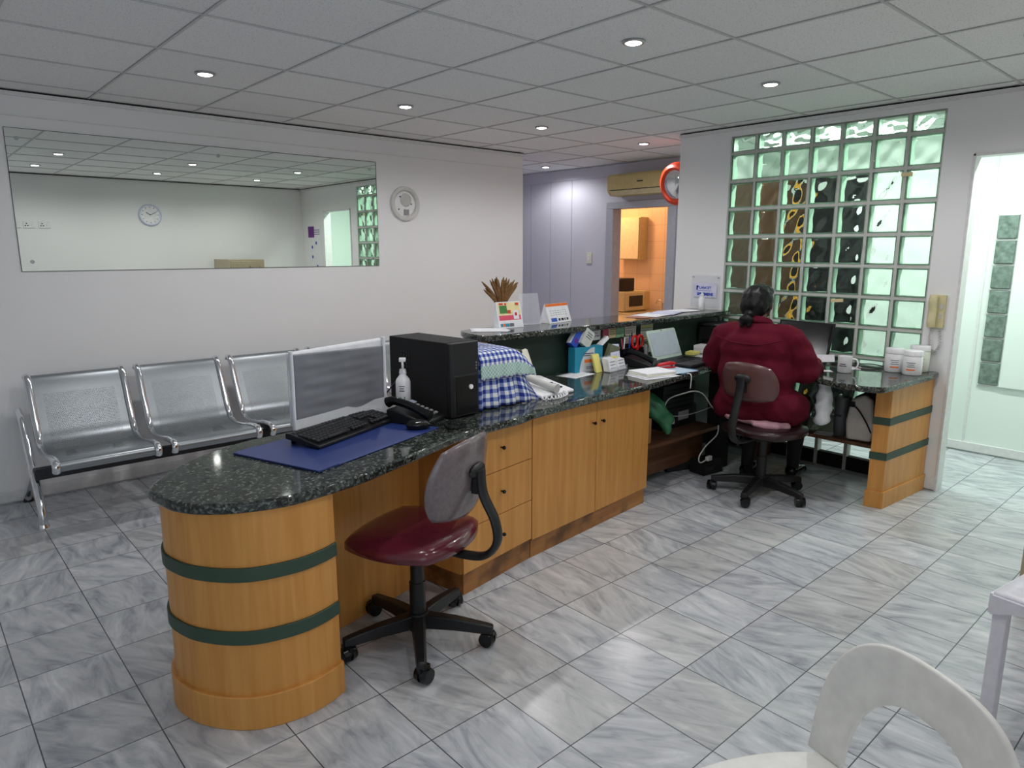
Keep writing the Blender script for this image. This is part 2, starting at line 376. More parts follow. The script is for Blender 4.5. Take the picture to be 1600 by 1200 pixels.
WALL = m_wall('white_wall_paint', (236,236,237)); WALLG = m_wall('grey_wall_paint', (206,206,218)); WALLH = m_wall('hall_wall_paint', (226,236,230))
TRIM = mat('white_trim', (222,222,222), 0.45); TRIMG = mat('grey_trim', (172,174,184), 0.5); BAR = mat('ceiling_bar', (200,200,200), 0.6)
CHROME = mat('chrome', (225,228,232), 0.12, 1.0, var=0.01); STEEL = mat('brushed_steel', (165,168,170), 0.35, 0.9)
BLACK = mat('black_plastic', (24,24,26), 0.4); BLACKG = mat('black_gloss_plastic', (14,15,17), 0.15); BLACKM = mat('matt_black', (18,18,20), 0.75); CHAR = mat('charcoal_plastic', (38,39,42), 0.5)
DKGREY = mat('dark_grey_metal', (52,54,58), 0.45, 0.4); GREY = mat('grey_plastic', (150,150,150), 0.45); LGREY = mat('light_grey_plastic', (196,196,192), 0.45)
WHITE = mat('white_plastic', (232,232,234), 0.4); WHITEG = mat('white_gloss', (236,236,238), 0.2); PAPER = mat('white_paper', (236,236,240), 0.85, spec=0.1); CREAMP = mat('cream_paper', (226,224,206), 0.85, spec=0.1)
GREEN = mat('dark_green_laminate', (34,52,43), 0.4); GREENB = mat('green_band', (50,72,58), 0.5)
MAROON = mat('maroon_vinyl', (92,28,42), 0.22, coat=0.5, bump=0.08, scale=14); SHELLG = mat('grey_backrest_shell', (108,98,100), 0.24, coat=0.4, var=0.12, scale=60); SHELLB = mat('brown_backrest_shell', (92,62,60), 0.3, coat=0.3, var=0.1)
BLUEPAD = mat('navy_leatherette', (38,56,116), 0.42, bump=0.03, scale=200)
ACRYL = mat('clear_acrylic', (232,235,242), 0.08, alpha=0.22, spec=0.5, var=0.01)
CREAM = mat('cream_plastic', (214,204,160), 0.45); CREAMAC = mat('cream_aircon', (206,188,130), 0.45)
INK = mat('grey_print', (110,112,120), 0.8); INKD = mat('dark_print', (40,42,60), 0.8); INKB = mat('blue_print', (40,70,180), 0.7); ORANGE = mat('orange_plastic', (216,66,28), 0.35); ORNG2 = mat('orange_print', (236,120,48), 0.7)
RED = mat('red_plastic', (200,28,34), 0.3); YELLOW = mat('yellow_paper', (236,226,130), 0.85); LGREEN = mat('green_note', (150,206,160), 0.85); PINK = mat('pink_note', (206,96,118), 0.85); BEIGE = mat('beige_note', (222,206,160), 0.85)
TEAL = mat('teal_print', (40,140,170), 0.5); BLUE = mat('blue_card', (44,84,186), 0.45); PURPLE = mat('purple_card', (110,40,140), 0.45); OLIVE = mat('olive_card', (120,124,98), 0.7); LCARD = mat('pale_card', (200,204,198), 0.7)
SCREENP = mat('pale_lcd', (176,186,198), 0.25); SILVG = mat('silver_green_plastic', (188,204,194), 0.35); CORDW = mat('white_cord', (214,214,210), 0.5)
SKIN = mat('skin', (86,54,42), 0.5, var=0.05); JACKET = mat('burgundy_fleece', (88,16,34), 0.85, spec=0.15, var=0.12, scale=9); HAIR = mat('black_hair', (8,7,9), 0.40, var=0.02, spec=0.32); STOCK = mat('black_stocking', (20,19,22), 0.7); PINKD = mat('pale_pink_fabric', (206,158,172), 0.85); SHOE = mat('black_patent', (10,10,12), 0.12)
MIRROR = mat('mirror_silver', (238,244,238), 0.0, 1.0, var=0.0); CARTON = mat('brown_carton', (150,110,70), 0.8); GBAG = mat('green_plastic_bag', (50,110,74), 0.3)
BAGW = mat('ivory_leather', (204,198,190), 0.5); DARKGLASS = mat('dark_glass', (22,26,26), 0.1)
FOAM = mat('white_foam_wrap', (220,221,226), 0.6, bump=0.15, scale=18); WRAPG = mat('wrapped_screen', (116,118,124), 0.35, var=0.12, scale=6, bump=0.1)
SHEER = mat('sheer_foam_bag', (220,222,226), 0.5, alpha=0.7, var=0.03)
LEDM = mat('lamp_glow', (255,252,244), 0.5, emit=14.0, var=0.0)
YGLOW = mat('yellow_paint', (226,160,40), 0.5)
STONE = mat('stained_plaster', (196,186,170), 0.8)

# ------------------------------------------------------------------ room shell
XG, XB, YM, YO = 4.78, 5.90, 4.98, -0.13
struct(MB().bx(-1.8, 7.4, -1.6, 6.9, -0.05, 0).done('floor', FLOOR))
struct(MB().bx(-1.8, 7.4, -1.6, 6.9, CZ + 0.004, CZ + 0.06).done('ceiling', CEIL))
bars = MB()
for i in range(-4, 10):
    x = 0.439 + 0.6*i
    if -1.7 < x < 5.9: bars.bx(x-0.0055, x+0.0055, -1.5, 6.7, CZ - 0.001, CZ + 0.003)
for j in range(-7, 8):
    y = 2.342 + 0.6*j
    if -1.5 < y < 6.7: bars.bx(-1.7, 5.9, y-0.0055, y+0.0055, CZ - 0.0005, CZ + 0.0035)
struct(bars.done('trim_1', BAR))
struct(MB().bx(-1.7, 4.59, YM, YM + 0.12, 0, CZ).done('wall_left', WALL))
struct(MB().bx(4.47, 4.59, YM + 0.12, 6.7, 0, CZ).done('wall_passage', WALLG))
struct(MB().bx(-1.82, -1.7, -1.5, YM, 0, CZ).done('wall_entrance', WALL))
struct(MB().bx(-1.7, 0.8, -1.5, -1.38, 0, CZ).done('wall_recess', WALL))
w3 = struct(MB().bx(-1.65, -1.58, -1.38, -1.34, 0, 2.3).bx(0.70, 0.77, -1.38, -1.34, 0, 2.3).bx(-0.47, -0.42, -1.38, -1.34, 0, 2.3).bx(-1.65, 0.77, -1.38, -1.34, 2.24, 2.3).done('added_window', TRIM))  # unseen window frame, added to carry the fill light
MB().bx(-1.58, 0.70, -1.372, -1.366, 0.02, 2.24).done('fill_panel', mat('fill_glow', (236,244,250), 0.6, emit=0.5, var=0), w3)  # added glowing panel, extra fill for the room
struct(MB().bx(0.8, XG + 0.10, YO - 0.1, YO, 0, CZ).bx(0.70, 0.80, -1.38, YO, 0, CZ).done('wall_opposite', WALL))
struct(MB().bx(4.47, 7.3, 6.7, 6.8, 0, CZ).done('wall_end', WALLG))
# glazed wall: pier, lintel, door surround
WT = 0.09
GY0, GY1, GZT = 1.500, 2.920, 2.318
wr = MB()
wr.bx(XG, XG+WT, GY1, 3.36, 0, CZ)                      # pier
wr.bx(XG, XG+WT, 1.335, GY0, 0, CZ)                     # strip with the intercom
wr.bx(XG, XG+WT, GY0, GY1, GZT, CZ)                     # above glass
wr.bx(XG, XG+WT, 0.57, 1.335, 2.035, CZ)                # above door
wr.bx(XG, XG+WT, YO, 0.57, 0, CZ)
struct(wr.done('wall_right', WALL))
struct(MB().bx(XG+WT, 5.94, 3.26, 3.36, 0, CZ).done('wall_partition', WALLH))
struct(MB().bx(5.94, 6.04, -0.5, 3.36, 0, CZ).done('wall_hall', WALLH))
struct(MB().bx(XG+WT, 5.94, -0.6, -0.5, 0, CZ).done('wall_hall_end', WALLH))
bw = MB()
bw.bx(XB, XB+0.1, 3.36, 4.24, 0, CZ).bx(XB, XB+0.1, 4.955, 6.7, 0, CZ).bx(XB, XB+0.1, 4.24, 4.955, 1.935, CZ)
bw.bx(XB-0.012, XB, 3.36, 6.7, 2.27, CZ)
struct(bw.done('wall_back', WALLG))
seam = MB()
for y in (5.58, 5.917, 6.25): seam.bx(XB-0.003, XB, y-0.003, y+0.003, 0, 2.27)
struct(seam.done('trim_2', TRIMG))
dr = MB()
dr.bx(XB-0.03, XB+0.106, 4.947, 5.045, 0, 1.927).bx(XB-0.03, XB+0.106, 4.15, 4.248, 0, 1.927).bx(XB-0.03, XB+0.106, 4.15, 5.045, 1.928, 2.0)
struct(dr.done('door_1', TRIMG, bevel=0.004))
# skirting, cornices
struct(MB().bx(-1.7, 4.59, YM-0.015, YM, 0.008, 0.075).done('baseboard_left', TRIM, bevel=0.003))
struct(MB().bx(XG-0.014, XG, 1.335, 1.395, 0.008, 0.085).done('baseboard_right', TRIM, bevel=0.003))
struct(MB().bx(5.925, 5.94, -0.5, 3.2, 0.01, 0.075).done('baseboard_hall', TRIM, bevel=0.003))
struct(MB().bx(-1.7, 4.59, YM-0.022, YM, CZ-0.030, CZ-0.008).bx(-1.7, 4.59, YM-0.008, YM, CZ-0.14, CZ-0.135).done('trim_3', TRIM))
struct(MB().bx(XG-0.022, XG, YO, 3.36, CZ-0.030, CZ-0.008).done('trim_4', TRIM))
struct(MB().bx(-1.7, 4.59, YM-0.012, YM, CZ-0.008, CZ).bx(XG-0.012, XG, YO, 3.36, CZ-0.008, CZ).bx(-1.7+2.5, XG, YO, YO+0.012, CZ-0.008, CZ).done('shadow_gap_strip', BLACKM))  # black strips paint the shadow gap along the ceiling edge
struct(MB().bx(XG-0.012, XG+WT+0.005, 1.322, 1.336, 0, 2.05).bx(XG-0.012, XG+WT+0.005, 0.57, 1.336, 2.03, 2.045).bx(XG-0.012, XG+WT+0.005, 0.56, 0.574, 0, 2.05).done('door_2', TRIM, bevel=0.002))
struct(MB().bx(5.932, 5.94, 1.50, 1.515, 0.075, 2.2).done('trim_6', TRIM))

# glass-block wall
win = MB(); gb = MB(); gs_ = MB()
PY = (GY1-GY0)/7; zs = [GZT] + [2.196 - 0.2*k for k in range(11)]
for i in range(8):
    y = GY0 + i*PY; win.bx(XG+0.012, XG+WT-0.012, max(GY0, y-0.011), min(GY1, y+0.011), 0.0, GZT)
for z in zs: win.bx(XG+0.0125, XG+WT-0.0125, GY0, GY1, z-0.011, min(z+0.011, GZT))
for i in range(7):
    for k in range(len(zs)-1):
        y0, y1, z1, z0 = GY0+i*PY+0.011, GY0+(i+1)*PY-0.011, zs[k]-0.011, zs[k+1]+0.011
        if k == 0: z1 = zs[0]
        a = random.random()*6; b2 = random.random()*6
        def fa(u, v): return (XG+0.008 - 0.004*min(1, min(u,1-u,v,1-v)/0.12), y0+(y1-y0)*u, z0+(z1-z0)*v)
        def fb(u, v, a=a, b2=b2):
            k2 = min(1, min(u,1-u,v,1-v)/0.16)
            return (XG+0.020 + k2*0.0030*(sin(8*u+a+3*v)+sin(7*v+b2-4*u)+0.7*sin(11*u+9*v+a*2)), y0+(y1-y0)*u, z0+(z1-z0)*v)
        gb.grid(fa, 12, 12); gb.grid(fb, 12, 12)
        gb.bm.verts.ensure_lookup_table(); n0 = len(gb.bm.verts)
        F = 13*13; A = [gb.bm.verts[n0-2*F+q] for q in range(F)]; B = [gb.bm.verts[n0-F+q] for q in range(F)]
        per = [q*13 for q in range(13)] + [12*13+q for q in range(1,13)] + [q*13+12 for q in range(11,-1,-1)] + [q for q in range(11,0,-1)]
        for p in range(len(per)):
            q = (p+1) % len(per); gb.bm.faces.new((A[per[p]], A[per[q]], B[per[q]], B[per[p]]))
        t_ = 0.009; xb = XG+WT-0.012
        for (ya, yb, za, zb) in ((y0, y0+t_, z0, z1), (y1-t_, y1, z0, z1), (y0+t_, y1-t_, z0, z0+t_), (y0+t_, y1-t_, z1-t_, z1)): gs_.bx(XG+0.024, xb, ya, yb, za, zb)
w1 = struct(win.done('window_1', mat('block_mortar', (196,198,192), 0.7)))
g = gb.done('glass_blocks', GBLOCK, w1, smooth=50)
gs_.done('block_sides', mat('pale_green_glass', (196,232,208), 0.25, trans=0.35, var=0.05), w1)
struct(MB().bx(XG+0.02, XG+WT-0.02, GY0, GY1, 0, 0.095).done('baseboard_glass', BLACKM))
# hall side: column of blocks, white panel, dark panel standing in for an unlit opening
wc = MB(); gc = MB()
for k in range(7):
    z0 = 0.52 + 0.175*k; gc.bx(5.915, 5.938, 1.335, 1.455, z0+0.008, z0+0.167)
    wc.bx(5.93, 5.94, 1.325, 1.465, z0-0.006, z0+0.006)
wc.bx(5.93, 5.94, 1.325, 1.465, 1.739, 1.751)
w2 = struct(wc.done('window_2', TRIM)); gc.done('glass_blocks', mat('dark_block_glass', (112,128,120), 0.12, bump=0.5, scale=26, var=0.35), w2, bevel=0.006)
struct(MB().bx(5.915, 5.94, 0.45, 1.325, 0.52, 2.1).done('trim_7', WALLH, bevel=0.003))
d3 = struct(MB().bx(5.92, 5.94, 2.36, 2.92, 0.0, 2.08).done('dark_opening_panel', DARKGLASS)); MB().bx(5.90, 5.94, 2.32, 2.365, 0, 2.12).bx(5.90, 5.94, 2.32, 2.95, 2.07, 2.12).done('door_frame', TRIM, d3)
tag(MB().bx(5.28, 5.93, 2.955, 3.25, 0, 2.05).done('hall_cupboard', HALLBROWN, bevel=0.004), 'tall dark brown cupboard seen through the left columns of glass blocks', 'cupboard')
tag(MB().bx(5.89, 5.915, 2.90, 2.925, 0, 2.0).done('hall_post', YGLOW, bevel=0.004), 'yellow post beside the brown cupboard behind the glass blocks', 'post')
for y in (1.0, 2.3):  # out-of-view battens, added as the source of the hall light
    t = thing('added_batten', 'white fluorescent batten added out of view on the hall ceiling ' + ('near the doorway' if y < 2 else 'behind the glass blocks'), 'light', (5.14, y, CZ-0.06), 0, 'added hall ceiling battens')
    MB().bx(-0.06, 0.06, -0.6, 0.6, 0.0, 0.06).done('housing', WHITE, t, bevel=0.004)
    MB().cyl((0,-0.57,-0.012), (0,0.57,-0.012), 0.012).done('tube', mat('tube_glow', (226,255,234), 0.5, emit=6.0, var=0), t, smooth=60)
# kitchen beyond the grey wall
KT = m_tiles('kitchen_tiles', (226,206,186), (190,168,146), 0.2)
struct(MB().bx(7.15, 7.25, 3.9, 6.7, 0, CZ).done('wall_kitchen', KT))
struct(MB().bx(6.0, 7.15, 3.86, 3.96, 0, CZ).done('wall_kitchen_side', KT))
t = thing('kitchen_counter', 'low kitchen counter under the microwave', 'counter', (6.85, 5.3, 0))
MB().bx(-0.34, 0.29, -1.2, 1.2, 0.72, 0.76).done('top', CREAM, t, bevel=0.004); MB().bx(-0.30, 0.29, -1.2, 1.2, 0, 0.72).done('base', WHITE, t)
t = thing('microwave_oven', 'white microwave oven on the kitchen counter through the doorway', 'microwave', (6.55, 5.31, 0.762))
MB().bx(0, 0.49, 0, 0.35, 0.008, 0.245).done('body', CREAM, t, bevel=0.008)
d = MB().bx(0.01, 0.37, -0.016, 0, 0.02, 0.235).done('door', CREAM, t, bevel=0.006); MB().bx(0.07, 0.33, -0.0185, -0.0165, 0.065, 0.195).done('window', DARKGLASS, d)
MB().bx(0.375, 0.48, -0.012, 0, 0.02, 0.235).bx(0.39, 0.465, -0.016, -0.01, 0.03, 0.06).bx(0.39, 0.465, -0.016, -0.01, 0.08, 0.16).done('control_panel', CREAMAC, t, bevel=0.003)
MB().bx(0.03, 0.46, 0.03, 0.32, 0, 0.009).done('plinth', BLACK, t)
t = thing('toaster_oven', 'black appliance standing on top of the microwave', 'appliance', (6.56, 5.37, 1.008))
MB().bx(0, 0.25, 0, 0.27, 0, 0.155).done('body', BLACK, t, bevel=0.008); MB().bx(-0.004, 0, 0.03, 0.24, 0.03, 0.13).done('door', BLACKG, t)
t = thing('wall_cabinet', 'small cream cabinet on the kitchen wall above the microwave', 'cabinet', (7.0, 5.46, 1.38))
MB().bx(0, 0.15, 0, 0.37, 0, 0.52).done('body', CREAM, t, bevel=0.004); MB().bx(-0.018, -0.001, 0.01, 0.36, 0.01, 0.51).done('door', CREAMP, t, bevel=0.003)
t = thing('kitchen_tap', 'small metal tap by the kitchen wall right of the microwave', 'tap', (6.8, 4.93, 0.762)); MB().cyl((0,0,0),(0,0,0.12),0.012).tube([(0,0,0.11),(0,0.03,0.15),(0,0.08,0.15),(0,0.10,0.11)],0.009).done('spout', CHROME, t, smooth=60); MB().cyl((-0.03,0,0.05),(0.03,0,0.05),0.008).done('handle', CHROME, t, smooth=60)
t = thing('bulb_fitting', 'ceiling bulb fitting in the kitchen', 'light', (6.45, 5.85, CZ)); MB().lathe([(0.05,0),(0.045,-0.03),(0.02,-0.04)], seg=20).done('rose', WHITE, t, smooth=50); MB().ball((0,0,-0.075), 0.035).done('bulb', mat('warm_glow', (255,200,140), 0.5, emit=6, var=0), t, smooth=60)

# ------------------------------------------------------------------ downlights
def downlight():
    t = thing('downlight', '', 'light', (0,0,CZ), 0, 'recessed ceiling downlights')
    MB().lathe([(0.034,0.0),(0.036,-0.006),(0.046,-0.006),(0.050,-0.001),(0.050,0.002)], seg=32).done('trim_ring', STEEL, t, smooth=50)
    MB().lathe([(0,-0.0085),(0.030,-0.0080),(0.0355,-0.0045)], seg=28).done('lens', LEDM, t)
    return t
dl0 = downlight()
DLAB = ['ceiling downlight above the large mirror, leftmost in the picture', 'ceiling downlight over the bench, second in the row nearest the mirror wall', 'ceiling downlight third in the row, near the end of the mirror wall',
 'ceiling downlight in front of the air conditioner', 'farthest ceiling downlight, near the grey wall', 'ceiling downlight over the curved desk end, seen in the mirror', 'brightest ceiling downlight, near the top centre of the picture',
 'ceiling downlight nearest the glass block wall', 'ceiling downlight near the opposite wall, left in the mirror', 'ceiling downlight near the opposite wall, middle in the mirror', 'ceiling downlight near the opposite wall, right in the mirror']
for i, ((x, y), lb) in enumerate(zip(DOWNLIGHTS, DLAB)):
    if i == 0: dl0.location = (x, y, CZ); dl0['label'] = lb
    else: dup(dl0, (x, y, CZ), 0, lb)

# ------------------------------------------------------------------ mirror wall
t = thing('wall_mirror', 'long frameless mirror screwed to the white wall above the bench', 'mirror', (0, YM, 0))
MB().extr([(0.600,-0.006,2.180),(2.995,-0.006,2.176),(3.000,-0.006,1.376),(0.600,-0.006,1.376)], (0,0.0055,0)).done('glass', MIRROR, t)
MB().bx(0.598,3.001,-0.0052,-0.0005,1.3735,1.3755).bx(0.5975,0.5995,-0.0052,-0.0005,1.374,2.181).bx(3.0005,3.0025,-0.0052,-0.0005,1.374,2.178).bx(0.598,3.001,-0.0052,-0.0005,2.1805,2.1825).done('edge', CHAR, t)
for (x, z) in ((0.655,2.125),(1.78,2.125),(2.945,2.125),(0.655,1.43),(2.945,1.43)):
    MB().cyl((x,-0.012,z),(x,-0.0055,z),0.011,seg=16).done('screw', STEEL, t, smooth=50)
t = thing('clock_mount', 'round pale clock backing left on the wall right of the mirror', 'clock mount', (3.264, YM, 1.872))
MB().lathe([(0.100,0),(0.105,0.018),(0.120,0.026),(0.136,0.02),(0.140,0.0)], seg=40, M=Matrix.Rotation(pi/2, 3, 'X')).done('rim', mat('milky_plastic', (206,206,202), 0.35), t, smooth=50)
MB().lathe([(0,0.004),(0.100,0.004),(0.100,0)], seg=36, M=Matrix.Rotation(pi/2, 3, 'X')).done('plate', WHITE, t)
MB().lathe([(0,0.016),(0.045,0.014),(0.055,0.004)], (0.01,0,0.03), seg=24, M=Matrix.Rotation(pi/2, 3, 'X')).done('hub', LGREY, t, smooth=50)
MB().bx(-0.012, 0.035, -0.012, -0.004, -0.09, -0.045).done('bracket', GREY, t)
for (x, z) in ((-0.045,0.055),(0.062,0.0),(-0.06,-0.045)): MB().cyl((x,-0.008,z),(x,-0.003,z),0.006,seg=10).done('screw', CHAR, t)

# ------------------------------------------------------------------ five-seat bench
bench = thing('waiting_bench', 'five-seat perforated steel waiting bench with chrome rails along the mirror wall', 'bench', (0.52, 0, 0))
MB().bx(-0.05, 2.92, 4.44, 4.50, 0.255, 0.315).done('beam', DKGREY, bench, bevel=0.004)
prof = [(4.135,0.365),(4.122,0.395),(4.15,0.420),(4.25,0.418),(4.38,0.398),(4.50,0.388),(4.585,0.402),(4.64,0.450),(4.68,0.535),(4.725,0.64),(4.765,0.735),(4.79,0.775),(4.815,0.782),(4.835,0.765)]
pc = catmull([(0,a,b) for a, b in prof], 4); arc = [0]
for p, q in zip(pc, pc[1:]): arc.append(arc[-1] + (q-p).length)
def seat_shell():
    m = MB(); n = len(pc)-1
    m.grid(lambda u, v: (0.016 + 0.480*u, pc[round(v*n)].y, pc[round(v*n)].z), 6, n, uv=lambda u, v: (0.48*u, arc[round(v*n)]))
    return m.done('seat_shell', PERF, bench, smooth=60)
def rail(x):
    m = MB()
    pts = [(x, p.y, p.z) for p in pc]
    m.tube(pts, 0.012, 8, flat=(0.015, 0.020)); return m
for k in range(5):
    sh = seat_shell(); sh.location.x = 0.577*k
    for x in (0.012, 0.502): rail(x).done('side_rail', CHROME, sh, smooth=70)
    MB().bx(0.10, 0.42, 4.42, 4.56, 0.315, 0.335).bx(0.12, 0.16, 4.40, 4.54, 0.33, 0.380).bx(0.36, 0.40, 4.40, 4.54, 0.33, 0.380).done('seat_bracket', DKGREY, sh)
def leg_frame(x):
    m = MB()
    m.tube(catmull([(x,4.395,0.02),(x,4.40,0.09),(x,4.455,0.20),(x,4.53,0.29),(x,4.60,0.36),(x,4.66,0.44)],6), 0.02, 10, flat=(0.022,0.028))
    m.tube(catmull([(x,4.935,0.02),(x,4.90,0.07),(x,4.72,0.17),(x,4.55,0.27),(x,4.50,0.30)],6), 0.02, 10, flat=(0.02,0.026))
    m.tube(catmull([(x,4.62,0.36),(x,4.68,0.45),(x,4.745,0.535),(x,4.80,0.56),(x,4.85,0.575)],6), 0.018, 10, flat=(0.022,0.018))
    return m
for x in (-0.045, 2.88):
    lf = leg_frame(x).done('leg_frame', CHROME, bench, smooth=60)
    for y in (4.395, 4.935): MB().cyl((x,y,0.001),(x,y,0.022),0.028,0.022).done('foot', CHROME if y < 4.5 else BLACK, lf, smooth=50)

# ------------------------------------------------------------------ reception desk
ZT, ZB = 0.76, 0.725
front = [(0.526,2.30),(0.538,2.215),(0.552,2.145),(0.597,2.07),(0.666,2.012),(0.731,1.980),(0.796,1.960),(0.87,1.953),(0.99,1.968),(1.118,1.993),(1.284,2.05),(1.50,2.125),(1.69,2.190),(1.85,2.215),(2.06,2.232),(2.20,2.268),(2.64,2.305),(3.12,2.325),(3.60,2.385),(3.93,2.437),
 (4.06,2.42),(4.13,2.32),(4.15,2.18),(4.12,2.02),(4.05,1.86),(3.98,1.72),(3.945,1.60),(3.950,1.49),(3.985,1.425),(4.05,1.405),(4.40,1.385),(4.70,1.372),(4.766,1.385),(4.777,1.42)]
back = [(4.777,2.925),(2.42,2.925),(2.20,2.87),(1.95,2.865),(1.60,2.81),(1.35,2.73),(1.137,2.682),(1.006,2.675),(0.906,2.642),(0.808,2.597),(0.722,2.540),(0.652,2.480),(0.590,2.405),(0.548,2.350)]
fr = [(p.x, p.y) for p in catmull([(a,b,0) for a,b in front], 4)]
bk = [back[0]] + [(p.x, p.y) for p in catmull([(a,b,0) for a,b in back[1:]] , 4)]
tag(MB().prism(fr + bk, ZB, ZT).done('granite_worktop', GRAN, bevel=0.009, seg=3), 'long curved polished dark green granite worktop of the reception desk', 'worktop')
# curved end pedestal
ped = thing('curved_pedestal', 'rounded beech end of the desk with two dark green bands', 'desk end', (0,0,0))
pf = [(0.62,2.45),(0.575,2.37),(0.556,2.29),(0.566,2.21),(0.59,2.14),(0.64,2.065),(0.70,2.01),(0.77,1.980),(0.86,1.966),(0.94,1.978),(1.00,2.000)]
pcv = [(p.x, p.y) for p in catmull([(a,b,0) for a,b in pf], 6)]
def offs(c, d):
    out = []
    for i, p in enumerate(c):
        a, b = Vector(c[max(i-1,0)]), Vector(c[min(i+1,len(c)-1)]); tg = (b-a).normalized(); out.append((p[0]+tg.y*-(-d)*-1, p[1]+tg.x*d*-1))
    return out
def offo(c, d):
    ctr = Vector((0.85, 2.3)); out = []
    for i, p in enumerate(c):
        a, b = Vector(c[max(i-1,0)]), Vector(c[min(i+1,len(c)-1)]); tg = (b-a).normalized(); n = Vector((tg.y, -tg.x))
        if n.dot(Vector(p)-ctr) < 0: n = -n
        out.append((p[0]+n.x*d, p[1]+n.y*d))
    return out
tail = [(1.00,2.31),(0.90,2.50)]
MB().prism(pcv + tail, 0.10, ZB).done('body', WOOD, ped, smooth=40)
def ribbon(d, z0, z1):
    o = offo(pcv, d); return MB().prism(o + list(reversed(pcv)), z0, z1)
for z in (0.315, 0.525): ribbon(0.008, z-0.023, z+0.023).done('green_band', GREENB, ped, smooth=40, bevel=0.002)
MB().prism(offo(pcv, 0.014) + [(1.004,2.31),(0.90,2.50)], 0.0, 0.115).done('plinth', WOOD, ped, smooth=40, bevel=0.003)
# modesty panel
tag(MB().prism([(1.012,2.325),(1.41,2.412),(1.66,2.480),(1.66,2.502),(1.40,2.434),(1.012,2.347)], 0.0, ZB).done('modesty_panel', WOOD, bevel=0.002), 'beech panel closing the back of the kneehole under the desk', 'panel')
def fr2(x0, y0, x1, y1):
    d = Vector((x1-x0, y1-y0, 0)); return (x0, y0, 0), d.to_2d().length, atan2(d.y, d.x)
def knob(parent, x, z, y=0.0):
    return MB().lathe([(0.004,0),(0.004,0.010),(0.009,0.014),(0.009,0.020),(0.006,0.024),(0,0.024)], (x,y,z), 14, Matrix.Rotation(pi/2,3,'X')).done('knob', BLACKG, parent, smooth=50)
# drawer unit
loc, W, a = fr2(1.715, 2.236, 2.205, 2.322)
du = thing('drawer_unit', 'beech drawer unit with three drawers beside the kneehole', 'drawer unit', loc, a)
MB().bx(0.0, W, 0.02, 0.44, 0.10, ZB).done('body', WOOD, du); MB().bx(0.012, W, 0.012, 0.44, 0.0, 0.10).done('plinth', WOODD, du)
for z0, z1 in ((0.105,0.305),(0.308,0.515),(0.518,0.720)):
    dd = MB().bx(0.003, W-0.002, 0.0, 0.019, z0, z1).done('drawer', WOOD, du, bevel=0.0015); knob(dd, W*0.53, (z0+z1)/2 + 0.005)
# cupboard unit
loc, W, a = fr2(2.208, 2.322, 3.255, 2.425)
cu_ = thing('cupboard_unit', 'beech cupboard with two tall doors under the granite worktop', 'cupboard', loc, a)
MB().bx(0.0, W, 0.02, 0.46, 0.09, ZB).done('body', WOOD, cu_); MB().bx(0.0, W-0.012, 0.010, 0.46, 0.0, 0.09).done('plinth', WOODD, cu_)
for x0, x1, kx in ((0.002, 0.522, 0.487), (0.526, W-0.002, 0.565)):
    dd = MB().bx(x0, x1, 0.0, 0.019, 0.095, 0.720).done('door', WOOD, cu_, bevel=0.0015); knob(dd, kx, 0.60)
# raised counter
rc = thing('raised_counter', 'narrow raised granite counter on a dark green board along the desk back', 'counter', (0,0,0))
ro = [(2.40,2.835),(2.36,2.85),(2.345,2.90),(2.37,3.06),(2.42,3.15),(2.52,3.18),(4.775,3.18),(4.775,2.835)]
MB().prism(ro, 1.010, 1.045).done('granite_top', GRAN, rc, bevel=0.009, seg=3)
MB().bx(2.46, 4.775, 2.932, 2.955, 0.0, 1.010).done('green_panel', GREEN, rc)
MB().bx(2.46, 4.775, 3.10, 3.12, 0.0, 1.010).bx(2.46, 2.48, 2.955, 3.10, 0, 1.010).done('front_panel', WOOD, rc)
# end panel of the return
ep = thing('end_panel', 'beech end panel with green bands under the granite by the doorway', 'desk end', (0,0,0))
eo = [(4.185,1.520),(4.205,1.438),(4.72,1.400),(4.772,1.400),(4.772,1.525)]
MB().prism(eo, 0.0, ZB).done('body', WOOD, ep, bevel=0.002)
def grow(pts, d):
    return [(p[0]+(d if p[0]>4.4 else -d)*(0 if p[0]>4.75 else 1), p[1]+(d if p[1]>1.5 else -d)) for p in pts]
for z in (0.315, 0.525): MB().prism(grow(eo, 0.004), z-0.022, z+0.022).done('green_band', GREENB, ep)
MB().prism(grow(eo, 0.009), 0.0, 0.10).done('plinth', WOOD, ep, bevel=0.002)
# shelves and post
tag(MB().bx(4.36, 4.772, 1.53, 2.45, 0.305, 0.325).bx(4.40, 4.77, 2.43, 2.45, 0.0, 0.305).done('low_shelf', SHELFW, bevel=0.002), 'brown low shelf under the granite desk in front of the glass blocks', 'shelf')
tag(MB().bx(3.27, 4.145, 2.50, 2.925, 0.290, 0.312).bx(3.27, 4.145, 2.62, 2.64, 0.06, 0.29).done('under_desk_shelf', SHELFW, bevel=0.002), 'brown shelf under the main desk holding black equipment', 'shelf')
tag(MB().bx(4.15, 4.27, 2.49, 2.60, 0.0, ZB).done('desk_post', BLACKM, bevel=0.004), 'black square post carrying the inner corner of the desk', 'post')

